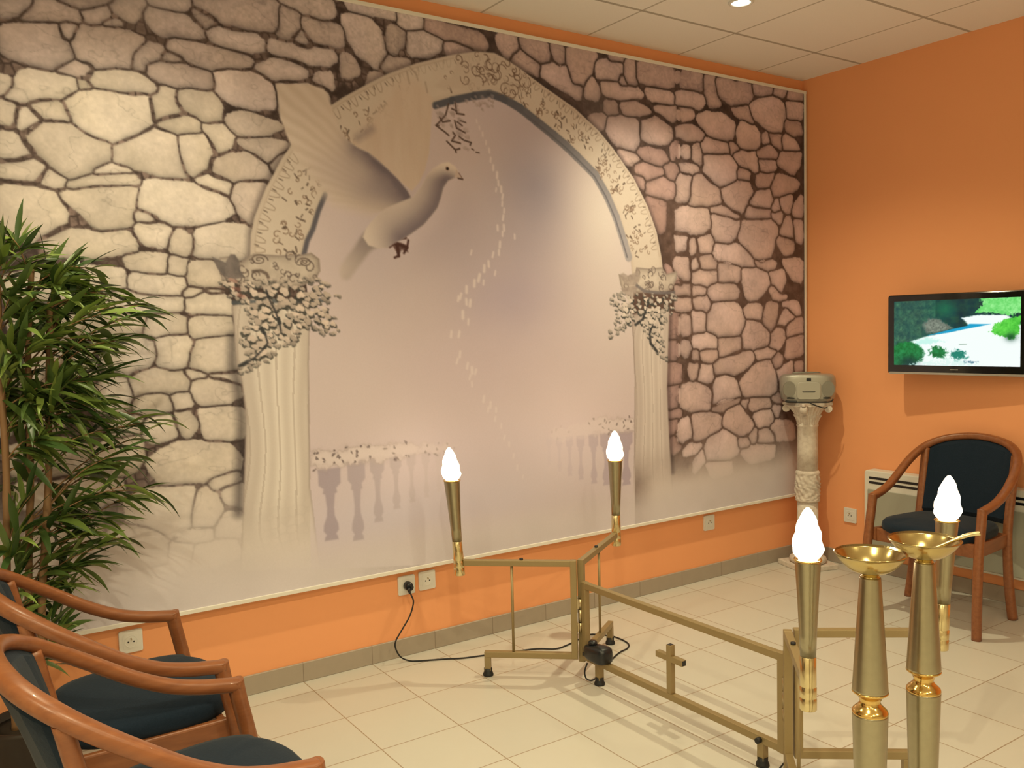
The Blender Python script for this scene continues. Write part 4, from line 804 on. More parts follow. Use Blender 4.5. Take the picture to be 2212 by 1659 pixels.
for i, (x, y) in enumerate(LAMPS):
    k = min(i, 3)
    s = kinds[k] if i < 4 else copy_tree(kinds[k])
    s.location = (x, y, CEIL)
    if i == 0: tag(s, 'glowing recessed ceiling spotlight at the top edge, in front of the mural', 'ceiling light', 'recessed ceiling spotlights')
    else: tag(s, 'unseen recessed ceiling spotlight, assumed outside the picture', 'ceiling light', 'ceiling spotlights out of view')
# ---------------------------------------------------------------- wall sockets
def outlet(loc, rz, label, sub=None):
    """plate in local XZ facing local -Y"""
    o = empty('wall_socket', loc, rz, label, 'socket', 'white wall sockets')
    MB().prism(rrect(0, 0, .080, .082, .007), 1, 0.0, -.010).build('plate', M['white'], o, bevel=.002)
    MB().prism(rrect(0, 0, .052, .052, .006), 1, -.010, -.0115).build('insert', M['white'], o)
    f = MB()
    n = 28; ro, ri = .0215, .020
    for k in range(n):
        pass
    V = []
    for r, y in ((.0222, -.0115), (.0222, -.0125), (.0205, -.0125), (.0195, -.0116), (0.0001, -.0116)):
        for k in range(n): a = 2 * PI * k / n; V.append((r * math.cos(a), y, r * math.sin(a)))
    Fc = [(i * n + k, i * n + (k + 1) % n, (i + 1) * n + (k + 1) % n, (i + 1) * n + k) for i in range(4) for k in range(n)]
    f.add(V, Fc, False); f.build('socket_ring', M['shade'] if False else M['white'], o)
    for sx in (-1, 1):
        MB().tube([(sx * .0095, -.0110, -.001), (sx * .0095, -.0122, -.001)], .0030, 10).build('pin_hole', M['black'], o)
    MB().tube([(0, -.0112, .0105), (0, -.020, .0105)], .0024, 10).build('earth_pin', M['steel'], o)
    return o
outlet((-3.749, 0, .306), 0, 'white wall socket at far left, seen between the chair arms')
outlet((-2.647, 0, .306), 0, 'white wall socket with the black plug and cable in it')
outlet((-2.547, 0, .309), 0, 'empty white wall socket right beside the one holding the black plug')
outlet((-.806, 0, .309), 0, 'white wall socket under the mural near the room corner')
outlet((0, -.322, .289), -PI / 2, 'white wall socket on the right orange wall between column and heater')

# ---------------------------------------------------------------- chairs
CH = 0.20     # arm corner sits at x = CH in chair space
RAIL = [(0, .252, .548), (-.03, .253, .552), (-.09, .256, .562), (-.16, .258, .582), (-.24, .258, .622), (-.32, .252, .675), (-.385, .238, .719),
        (-.44, .210, .757), (-.485, .155, .787), (-.51, .080, .804), (-.518, 0, .810)]
def chair(loc, rz, label):
    r = empty('armchair', loc, rz, label, 'chair', 'wooden armchairs with navy upholstery')
    half = [Vector((x + CH, y, z)) for x, y, z in RAIL]
    full = half + [Vector((v.x, -v.y, v.z)) for v in half[-2::-1]]
    MB().tube(spline(full, 6), .020, 14, ry=.0165, upv=(0, 0, 1), power=2.8).build('top_rail', M['wood'], r)
    for s in (-1, 1):
        leg = [(0.004, .252, .561), (.010, .2525, .52), (.034, .254, .40), (.055, .257, .26), (.064, .259, .12), (.066, .260, 0)]
        MB().tube(spline([(x + CH - .012, s * y, z) for x, y, z in leg], 6), .0195, 12, ry=.0195, upv=(1, 0, 0), power=2.6).build('front_leg', M['wood'], r)
        rear = [(-.434, .212, .742), (-.408, .210, .62), (-.372, .208, .45), (-.350, .214, .32), (-.338, .228, .15), (-.338, .246, 0)]
        MB().tube(spline([(x + CH, s * y, z) for x, y, z in rear], 6), [.0165] * 18 + [.0165 + .007 * k / 12 for k in range(13)], 12, ry=.020, upv=(0, 1, 0), power=2.6).build('rear_leg', M['wood'], r)
    fr = MB()
    for s in (-1, 1): fr.bar((CH + .015, s * .236, .375), (CH - .352, s * .204, .360), .022, .062)
    fr.bar((CH - .004, .236, .372), (CH - .004, -.236, .372), .022, .062)
    fr.bar((CH - .35, .204, .362), (CH - .35, -.204, .362), .022, .055)
    fr.build('seat_frame', M['wood'], r, bevel=.005)
    # seat cushion: rounded outline, domed top, slightly lower at the back
    out = []
    n = 56
    for k in range(n):
        a = 2 * PI * k / n; c, q = math.cos(a), math.sin(a); e = 2 / 3.6
        ex = math.copysign(abs(c) ** e, c); ey = math.copysign(abs(q) ** e, q)
        x = -.165 + .205 * ex; w_ = .222 + (.018 * (ex)) 
        if ex > .55: x += .030 * (1 - ey * ey) * (ex - .55) / .45
        y = ey * w_
        if -.03 < x < .06 and abs(y) > .226: y = math.copysign(.226, y)
        out.append((x, y))
    rings = [(0.94, .392, 0), (.985, .400, 0), (1.0, .416, 0), (.985, .434, .25), (.94, .446, .5), (.80, .455, .8), (.55, .462, 1), (.28, .464, 1), (.02, .465, 1)]
    V = []; Fc = []
    for sc, z, dm in rings:
        for x, y in out:
            xx = -.165 + (x + .165) * sc; V.append((xx + CH, y * sc, z + .02 * (xx + .165) - (.012 if xx > 0 else 0) * dm))
    m = len(rings)
    for i in range(m - 1):
        for k in range(n): Fc.append((i * n + k, i * n + (k + 1) % n, (i + 1) * n + (k + 1) % n, (i + 1) * n + k))
    Fc.append(tuple(range(n))[::-1]); Fc.append(tuple((m - 1) * n + k for k in range(n)))
    MB().add(V, Fc, True).build('seat_cushion', M['fabric'], r)
    # upholstered back between the posts, following the rail
    NS, NZ = 24, 14; grid = []
    hv = half
    def rail_at(y):
        y = abs(y)
        for a, b in zip(hv[::-1], hv[-2::-1]):
            if a.y <= y <= b.y:
                t = (y - a.y) / (b.y - a.y + 1e-9); return a.x + (b.x - a.x) * t, a.z + (b.z - a.z) * t
        return hv[7].x, hv[7].z
    V = []
    for side in (0, 1):
        for j in range(NZ + 1):
            for i in range(NS + 1):
                s = -1 + 2 * i / NS; y = s * .207
                tx, tz = rail_at(y); t = j / NZ
                bx, bz = CH - .362 - .045 * (1 - s * s), .43
                z = bz + (tz - .008 - bz) * t; x = bx + (tx - bx) * t + .012 * math.sin(PI * t) * (1 - s ** 4)
                e = max(0, 1 - max(abs(s) ** 10, abs(2 * t - 1) ** 14))
                x += (.020 if side == 0 else -.016) * e ** .5
                V.append((x, y, z))
    Fc = []; st = NS + 1; off = st * (NZ + 1)
    for j in range(NZ):
        for i in range(NS):
            a = j * st + i; Fc.append((a, a + 1, a + 1 + st, a + st)); b = off + a; Fc.append((b, b + st, b + st + 1, b + 1))
    for i in range(NS):
        Fc.append((i, off + i, off + i + 1, i + 1)); q = NZ * st + i; Fc.append((q, q + 1, off + q + 1, off + q))
    for j in range(NZ):
        a = j * st; Fc.append((a, a + st, off + a + st, off + a)); b = j * st + NS; Fc.append((b, off + b, off + b + st, b + st))
    MB().add(V, Fc, True).build('backrest', M['fabric'], r)
    return r
CHAIRS = [((-3.925, -.848, 0), 0, 'wooden armchair with navy seat at left, the one nearest the mural and plant'),
          ((-3.930, -1.492, 0), 0, 'wooden armchair with navy seat at left, cut by the bottom edge'),
          ((-.380, -1.090, 0), PI + .07, 'wooden armchair with navy back standing before the heater under the television')]
c0 = chair(*CHAIRS[0])
for loc, rz, lb in CHAIRS[1:]:
    c = copy_tree(c0); c.location = loc; c.rotation_euler = (0, 0, rz); c['label'] = lb

# ---------------------------------------------------------------- hinged lamp stand with the cross
st = empty('candle_lamp_stand', (-2.2, -1.15, 0), 0, 'folding gold metal frame with a small cross and four lit flame lamps', 'lamp stand')
O = Vector((-2.2, -1.15, 0))
def L3(p): return Vector(p) - O
TW = .025
pf = MB()
tw2 = TW - .0012
pf.bar(L3((-2.2, -.6535, .3745)), L3((-2.2, -1.6315, .3745)), tw2, tw2); pf.bar(L3((-2.2, -.6535, .0875)), L3((-2.2, -1.6315, .0875)), tw2, tw2)
pf.post(0, -.665 + 1.15, .0745, .3875, TW); pf.post(0, -1.620 + 1.15, .0745, .3875, TW)
pf.build('centre_panel', M['frame_gold'], st, bevel=.002)
cr = MB(); cr.post(0, -1.137 + 1.15, .0995, .272, .022); cr.bar((0, -1.072 + 1.15, .224), (0, -1.202 + 1.15, .224), .0212, .0212)
cro = cr.build('cross', M['frame_gold'], st, bevel=.0015)
for c, d in (((0, .013, .2722), (.017, .017, .0012)), ((0, -.0523, .224), (.017, .0012, .017)), ((0, .0783, .224), (.017, .0012, .017))):
    MB().box(c, d).build('tube_end', M['black'], cro)
def foot(parent, x, y, ztop, post=True):
    m = MB(); m.post(x, y, .020, ztop, TW); f = m.build('leg', M['frame_gold'], parent, bevel=.0015)
    MB().lathe([(.0205, 0), (.0215, .004), (.0200, .010), (.0165, .016), (.0165, .030)], (x, y, 0), 20).build('rubber_foot', M['rubber'], f)
foot(st, 0, -.745 + 1.15, .080); foot(st, 0, -1.541 + 1.15, .080)
MB().tube([(-.028, -1.541 + 1.15, .0875), (-.012, -1.541 + 1.15, .0875)], .009, 14).build('end_plug', M['rubber'], st)
def torch(x, y, lean=(0, 0)):
    r = MB().lathe([(.0195, .545), (.0215, .60), (.0265, .70), (.0318, .785), (.0322, .790), (.0290, .789), (.027, .770)], (0, 0, 0), 40)
    def place(b):
        for i, v in enumerate(b.v):
            z = v[2] - .41; b.v[i] = (v[0] + x + lean[0] * z, v[1] + y + lean[1] * z, v[2])
        return b
    t = place(r).build('torch', M['satin'], st)
    place(MB().lathe([(.0205, .409), (.0215, .411), (.0215, .438), (.0205, .440), (.0205, .442), (.0212, .444), (.0212, .466), (.020, .468), (.0200, .471), (.0207, .473), (.0200, .545), (.0192, .546)], (0, 0, 0), 36)).build('brass_sleeve', M['brass_pale'], t)
    place(MB().lathe([(.0345, .789), (.0355, .791), (.0345, .793), (.0300, .7935), (.0290, .790)], (0, 0, 0), 36)).build('brass_rim', M['brass'], t)
    def tw(r_, z, a):
        k = min(1, max(0, (z - .80) / .02)) * min(1, max(0, (.918 - z) / .03))
        return r_ * (1 + .055 * k * math.sin(3 * a + (z - .79) * 150))
    prof = [(.0225, .788), (.0235, .794), (.0300, .800), (.0358, .808), (.0384, .818), (.0372, .830), (.0348, .844), (.0318, .858), (.0284, .872), (.0242, .886), (.0192, .899), (.0130, .911), (.0075, .919), (.0030, .923), (.0001, .924)]
    pr2 = []
    for a, b in zip(prof, prof[1:]):
        for k in range(3): pr2.append((a[0] + (b[0] - a[0]) * k / 3, a[1] + (b[1] - a[1]) * k / 3))
    pr2.append(prof[-1])
    place(MB().lathe(pr2, (0, 0, 0), 36, tw)).build('flame_bulb', M['flame'], t)
    return t
def wing(h, tip, zb, torchpos, lean, foot_k, rod_k, knob_k, lower=True):
    """h hinge point, tip where the top bar meets the torch, in room xy"""
    h = Vector((h[0], h[1], 0)) - O; tp = Vector((tip[0], tip[1], 0)) - O; d = (tp - h).normalized(); ang = math.atan2(d.y, d.x)
    L = (tp - h).length
    m = MB(); m.post(h.x, h.y, zb, .4725, TW, ang)
    m.bar(h + Vector((0, 0, .4595)), tp + Vector((0, 0, .4595)), tw2, tw2)
    fp = h + d * (L * foot_k)
    m.bar(h + Vector((0, 0, .0875)), fp + d * .0125 + Vector((0, 0, .0875)), tw2, tw2)
    w = m.build('wing_frame', M['frame_gold'], st, bevel=.002)
    MB().post(fp.x, fp.y, .020, .076, TW, ang).build('leg', M['frame_gold'], w, bevel=.0015)
    MB().lathe([(.0205, 0), (.0215, .004), (.0200, .010), (.0165, .016), (.0165, .030)], (fp.x, fp.y, 0), 20).build('rubber_foot', M['rubber'], w)
    rp = h + d * (L * rod_k)
    MB().tube([(rp.x, rp.y, .099), (rp.x, rp.y, .449)], .0055, 12).build('rod', M['frame_gold'], w)
    kp = h + d * (L * knob_k)
    MB().lathe([(.0065, .471), (.0075, .473), (.0075, .478), (.0, .4785)], (kp.x, kp.y, 0), 14).build('knob', M['rubber'], w)
    torch(torchpos[0] - O.x, torchpos[1] - O.y, lean)
    return w
wing((-2.229, -.630), (-2.560, -.344), .076, (-2.573, -.333), (-.045, .035), .80, .56, .47)
wing((-2.196, -.638), (-1.795, -.378), .060, (-1.779, -.367), (.01, .01), .79, .49, .42)
wing((-2.226, -1.660), (-2.496, -1.938), .020, (-2.510, -1.949), (.02, .015), .80, .56, .30)
wing((-2.190, -1.668), (-1.875, -1.913), .076, (-1.861, -1.923), (.09, .008), .80, .56, .47)
for (hx, hy) in ((-2.214, -.650), (-2.214, -1.638)):
    h = MB()
    for z0, z1 in ((.185, .222), (.226, .275), (.279, .318)): h.tube([(hx - O.x, hy - O.y, z0), (hx - O.x, hy - O.y, z1)], .0065, 12)
    for z0, z1, dx, dy in ((.185, .222, -.012, .012 if hy > -1 else -.012), (.226, .275, .010, -.003), (.279, .318, -.012, .012 if hy > -1 else -.012)):
        h.bar((hx - O.x, hy - O.y, (z0 + z1) / 2), (hx - O.x + dx, hy - O.y + dy, (z0 + z1) / 2), .004, z1 - z0)
    h.build('hinge', M['steel'], st)

# ---------------------------------------------------------------- switch box on the lower rail, cable
bx = empty('foot_switch', (-2.212, -.748, .1006), 0, 'black plastic foot switch resting on the lower rail of the gold frame', 'switch')
V = []; Fc = []; n = 32
for sc, z in ((.86, 0.0), (.97, .006), (1.0, .020), (1.0, .036), (.95, .048), (.80, .055), (.4, .058), (.02, .0585)):
    for k in range(n):
        a = 2 * PI * k / n; c, q = math.cos(a), math.sin(a); e = 2 / 3.4
        ex = math.copysign(abs(c) ** e, c); ey = math.copysign(abs(q) ** e, q)
        V.append((ex * .034 * sc * (1 - .18 * ey), ey * .066 * sc, z + (.006 * (-ey) if z > .03 else 0)))
for i in range(7):
    for k in range(n): Fc.append((i * n + k, i * n + (k + 1) % n, (i + 1) * n + (k + 1) % n, (i + 1) * n + k))
Fc.append(tuple(range(n))[::-1]); Fc.append(tuple(7 * n + k for k in range(n)))
MB().add(V, Fc, True).build('housing', M['black'], bx)
MB().lathe([(.017, .050), (.0175, .062), (.013, .068), (.0, .069)], (.004, .030, 0), 20).build('button', M['black'], bx)
sp = MB(); sp.bar((-.008, .064, .012), (-.008, .050, .012), .030, .014); sp.build('cable_gland', M['black'], bx, bevel=.002)

cab = empty('power_cable', (-2.4, -.2, 0), 0, 'thin black power cable running from the wall socket across the floor to the foot switch', 'cable')
CO = Vector((-2.4, -.2, 0))
air = [(-2.662, -.052, .300), (-2.655, -.066, .275), (-2.649, -.07, .245), (-2.669, -.072, .193), (-2.707, -.072, .142), (-2.737, -.07, .099), (-2.738, -.07, .066), (-2.716, -.07, .026), (-2.680, -.075, .004)]
flo = [(-2.648, -.102), (-2.553, -.150), (-2.485, -.189), (-2.398, -.217), (-2.291, -.252), (-2.175, -.294), (-2.112, -.343), (-2.045, -.338), (-1.971, -.316), (-1.881, -.297), (-1.852, -.327), (-1.819, -.368), (-1.813, -.439), (-1.827, -.494), (-1.865, -.528), (-1.917, -.542), (-1.985, -.575), (-2.08, -.63)]
path = air + [(x, y, .004) for x, y in flo] + [(-2.135, -.668, .03), (-2.168, -.690, .085), (-2.176, -.700, .108)]
MB().tube([p - CO for p in spline(path, 5)], .0032, 8).build('cord', M['rubber'], cab)
pl = MB(); pl.tube([Vector((-2.647, -.014, .306)) - CO, Vector((-2.647, -.030, .306)) - CO, Vector((-2.650, -.046, .303)) - CO], [.0185, .0185, .016], 20)
pl.tube([Vector((-2.650, -.040, .303)) - CO, Vector((-2.660, -.052, .297)) - CO, Vector((-2.658, -.060, .283)) - CO], [.009, .007, .005], 10)
pl.build('plug', M['black'], cab)
lp = [(-2.215, -.690, .072), (-2.225, -.685, .040), (-2.222, -.690, .012), (-2.205, -.705, .005), (-2.185, -.712, .020), (-2.178, -.713, .060), (-2.180, -.712, .085)]
MB().tube([Vector(p) - CO for p in spline(lp, 6)], .003, 8).build('cord_loop', M['rubber'], cab)
ww = empty('wire_loop', (-2.235, -1.625, .004), 0, 'thin dark loop of wire by the foot of the gold frame', 'wire')
MB().tube(spline([(.03, -.005, .045), (.0, .008, .012), (-.045, .012, .002), (-.060, .002, .001), (-.02, -.012, .001), (.02, -.022, .004)], 6), .0026, 8).build('wire', M['rubber'], ww)

# ---------------------------------------------------------------- pair of candlestick stands with bowls
def stand(x, y, bowl_r, label):
    r = empty('bowl_stand', (x, y, 0), 0, label, 'stand', 'gold stands with shallow bowls')
    MB().lathe([(.088, 0), (.090, .006), (.087, .014), (.070, .022), (.045, .040), (.024, .062), (.022, .075)], n=48).build('base', M['brass'], r)
    MB().lathe([(.0215, .070), (.0225, .075), (.030, .33), (.0362, .552), (.0362, .556)], n=48).build('lower_cone', M['satin'], r)
    MB().lathe([(.0362, .555), (.0366, .558), (.0350, .563), (.0300, .568), (.0245, .573), (.0215, .578), (.0205, .583), (.0235, .588), (.0240, .591), (.0300, .597), (.0358, .6005), (.0370, .602), (.0366, .605)], n=48).build('knot', M['brass'], r)
    MB().lathe([(.0364, .604), (.0362, .609), (.0290, .73), (.0215, .846), (.0212, .849)], n=48).build('upper_cone', M['satin'], r)
    b = []
    for k in range(15):
        t = k / 14; b.append((.013 + (bowl_r - .013) * t, .858 + .042 * (t ** 2.3)))
    inner = [(bowl_r - .0015, .9012)] + [(p[0] - .001, p[1] + .0022) for p in b[::-1]] + [(.0001, .8598)]
    MB().lathe([(.0190, .848), (.0195, .851), (.0165, .853), (.0155, .8575)] + b + [(bowl_r + .0012, .9003)] + inner, n=64).build('bowl', M['bowl_brass'], r)
    return r
stand(-2.694, -2.247, .0725, 'gold stand with an empty brass bowl, left of the two foreground stands')
stand(-2.500, -2.251, .0755, 'gold stand whose brass bowl holds a sprinkler rod, right of the two foreground stands')
ap = empty('holy_water_sprinkler', (-2.497, -2.255, .869), 0, 'thin brass sprinkler rod lying across the rim of the right bowl', 'sprinkler')
A0 = Vector((-2.497, -2.255, .869)); p0 = Vector((-2.500, -2.256, .8735)); pr_ = Vector((-2.4488, -2.3125, .9105)); p1 = Vector((-2.428, -2.336, .9185))
MB().tube([p - A0 for p in spline([p0 + (pr_ - p0) * .12, pr_, p1], 6)], [.0034 + .0002 * k for k in range(13)], 12).build('handle', M['brass_pale'], ap)
hd = MB(); hd.lathe([(.0001, -.0105), (.0045, -.0095), (.0085, -.006), (.0105, 0), (.0085, .006), (.0045, .0095), (.0001, .0105)], tuple(p0 - A0), 20); hd.build('head', M['brass'], ap)

# ---------------------------------------------------------------- plaster column with radio
pc = Vector((-.198, -.182, 0))
pe = empty('plaster_column', pc, 0, 'white plaster column pedestal with leafy capital standing in the room corner', 'column')
ar = math.radians(-17)
MB().box((0, 0, .014), (.236, .236, .028), ar).build('plinth', M['plaster'], pe, bevel=.004)
MB().lathe([(.088, .028), (.098, .034), (.102, .046), (.098, .058), (.086, .066), (.078, .070), (.076, .078), (.068, .086), (.060, .095), (.0565, .11), (.0565, .375)], n=48).build('base_moulding', M['plaster'], pe)
def carve(r_, z, a):
    return r_ + .0045 * math.sin(7 * a + 9 * math.sin(z * 40)) * math.sin((z - .375) * PI / .175) * (1 if .385 < z < .545 else 0) + .0025 * math.sin(13 * a + z * 120) * (1 if .39 < z < .53 else 0)
zz = [.375, .378, .385, .390, .393] + [.396 + .0075 * k for k in range(18)] + [.530, .534, .540, .546, .552]
rr_ = [.0565, .064, .0665, .064, .0655] + [.0675 - .004 * abs(k - 9) / 9 for k in range(18)] + [.0645, .066, .0665, .063, .0565]
MB().lathe(list(zip(rr_, zz)), n=96, mod=carve).build('carved_band', M['plaster'], pe)
MB().lathe([(.0565, .550), (.0558, .68), (.055, .795), (.058, .800), (.0605, .806), (.058, .812), (.056, .815)], n=48).build('shaft', M['plaster'], pe)
def leaf(r_, z, a):
    t = (z - .812) / .11
    if t < 0 or t > 1: return r_
    row = t * 2.0; k = row - math.floor(row); ph = 0 if row < 1 else PI / 8
    return r_ + .016 * abs(math.cos(4 * (a - ar) + ph * 4)) ** 2 * (k ** 1.5) * (.55 + .6 * t) + .002 * math.sin(26 * a)
zz = [.812 + .11 * k / 30 for k in range(31)]
cap = MB().lathe([(.056 + .046 * ((z - .812) / .11) ** 1.8, z) for z in zz] + [(.0, .9225)], n=128, mod=leaf)
cap.build('capital', M['plaster'], pe)
ab = MB()
pts = []
for s in range(4):
    a = ar + PI / 4 + s * PI / 2; b = a + PI / 2
    c1 = Vector((math.cos(a), math.sin(a))) * .150; c2 = Vector((math.cos(b), math.sin(b))) * .150
    tdir = (c2 - c1).normalized(); nrm = Vector((-tdir.y, tdir.x)); mid = (c1 + c2) / 2
    if nrm.dot(mid) > 0: nrm = -nrm
    for k in range(8):
        t = .07 + .86 * k / 7; p = c1 + (c2 - c1) * t + nrm * (.022 * (1 - (2 * t - 1) ** 2)); pts.append((p.x, p.y))
ab.prism(pts, 2, .9205, .9375)
ab.build('abacus', M['plaster'], pe, bevel=.003)
vo = MB()
for s in range(4):
    a = ar + PI / 4 + s * PI / 2
    c = Vector((math.cos(a), math.sin(a), 0)); tdir = Vector((-c.y, c.x, 0))
    vo.tube([c * .114 + tdir * -.017 + Vector((0, 0, .901)), c * .114 + tdir * .017 + Vector((0, 0, .901))], .0205, 16)
    vo.tube([c * .116 + tdir * -.020 + Vector((0, 0, .901)), c * .116 + tdir * .020 + Vector((0, 0, .901))], .010, 12)
vo.build('corner_volutes', M['plaster'], pe)

ra = empty('portable_radio', (pc.x, pc.y, .938), 0, 'silver portable radio cassette player sitting on top of the white column', 'radio')
ra.rotation_euler = (0, 0, math.atan2(CAM.y - pc.y, CAM.x - pc.x) + PI / 2 + .10)   # its front (-Y) faces into the room
def radio_body():
    V = []; Fc = []; n = 40
    lev = [(.80, .000), (.88, .004), (.945, .016), (.985, .040), (1.0, .075), (1.0, .105), (.985, .128), (.94, .142), (.84, .150), (.5, .152), (.02, .152)]
    for sc, z in lev:
        for k in range(n):
            a = 2 * PI * k / n; c, q = math.cos(a), math.sin(a); e = 2 / 3.2
            V.append((.150 * sc * math.copysign(abs(c) ** e, c), .072 * (sc * .5 + .5) * math.copysign(abs(q) ** e, q), z + .006))
    for i in range(len(lev) - 1):
        for k in range(n): Fc.append((i * n + k, i * n + (k + 1) % n, (i + 1) * n + (k + 1) % n, (i + 1) * n + k))
    Fc.append(tuple(range(n))[::-1]); Fc.append(tuple((len(lev) - 1) * n + k for k in range(n)))
    return MB().add(V, Fc, True)
radio_body().build('casing', M['silver'], ra)
MB().prism(rrect(0, .066, .128, .096, .020), 1, -.066, -.077).build('front_door', M['silver'], ra, bevel=.003)
MB().prism([(-.036, .064), (-.030, .058), (.030, .058), (.036, .064)], 1, -.0762, -.0785).build('cassette_slot', M['black'], ra)
MB().prism(rrect(0, .129, .025, .017, .002), 1, -.068, -.0735).build('display', M['black'], ra)
for s in (-1, 1):
    MB().prism([(s * .102 + .034 * math.cos(2 * PI * k / 28), .076 + .044 * math.sin(2 * PI * k / 28)) for k in range(28)], 1, -.050, -.0715).build('speaker_grille', M['silver_dark'], ra)
    MB().prism(rrect(s * .096, .026, .040, .006, .002), 1, -.060, -.0745).build('button_strip', M['black'], ra)
MB().tube(spline([(-.085, .074, .110), (-.080, .070, .150), (-.05, .060, .160), (.05, .060, .160), (.080, .070, .150), (.085, .074, .110)], 5), .005, 8).build('carry_handle', M['silver_dark'], ra)
MB().prism(rrect(0, .0, .20, .10, .02), 2, 0, .010).build('foot_base', M['rubber'], ra)
rc = empty('radio_cord', (pc.x, pc.y, .938), ra.rotation_euler[2], 'black cord of the radio hanging over the top of the white column', 'cable')
MB().tube(spline([(-.105, -.082, .006), (-.06, -.090, .004), (-.01, -.094, .004), (.05, -.094, .004), (.100, -.090, .005), (.120, -.084, .012), (.126, -.080, .022)], 6), .0035, 8).build('cord', M['rubber'], rc)
MB().tube(spline([(-.01, -.090, .004), (.020, -.102, -.006), (.055, -.105, -.020), (.080, -.100, -.026), (.095, -.095, -.022)], 6), .0032, 8).build('cord_end', M['rubber'], rc)
MB().tube(spline([(-.122, -.074, .010), (-.105, -.084, .008), (-.085, -.090, .008), (-.065, -.092, .008)], 5), .007, 8).build('plug', M['rubber'], rc)

# ---------------------------------------------------------------- wall heater
he = empty('wall_heater', (0, -1.06, .145), 0, 'white electric panel heater mounted low on the right wall behind the armchair', 'heater')
HW, HH, HD = 1.20, .430, .080
MB().prism(rrect(0, HH / 2, HW, HH, .018), 0, -.004, -HD).build('casing', M['heat_white'], he, bevel=.006)
MB().prism(rrect(0, (HH - .098) / 2 + .004, HW - .045, HH - .115, .006), 0, -HD - .0002, -HD - .006).build('front_panel', M['heat_panel'], he, bevel=.003)
sl = MB()
for z in (HH - .040, HH - .065): sl.prism(rrect(0, z, HW - .06, .013, .003), 0, -HD + .003, -HD - .0015)
sl.build('grille', M['black'], he)

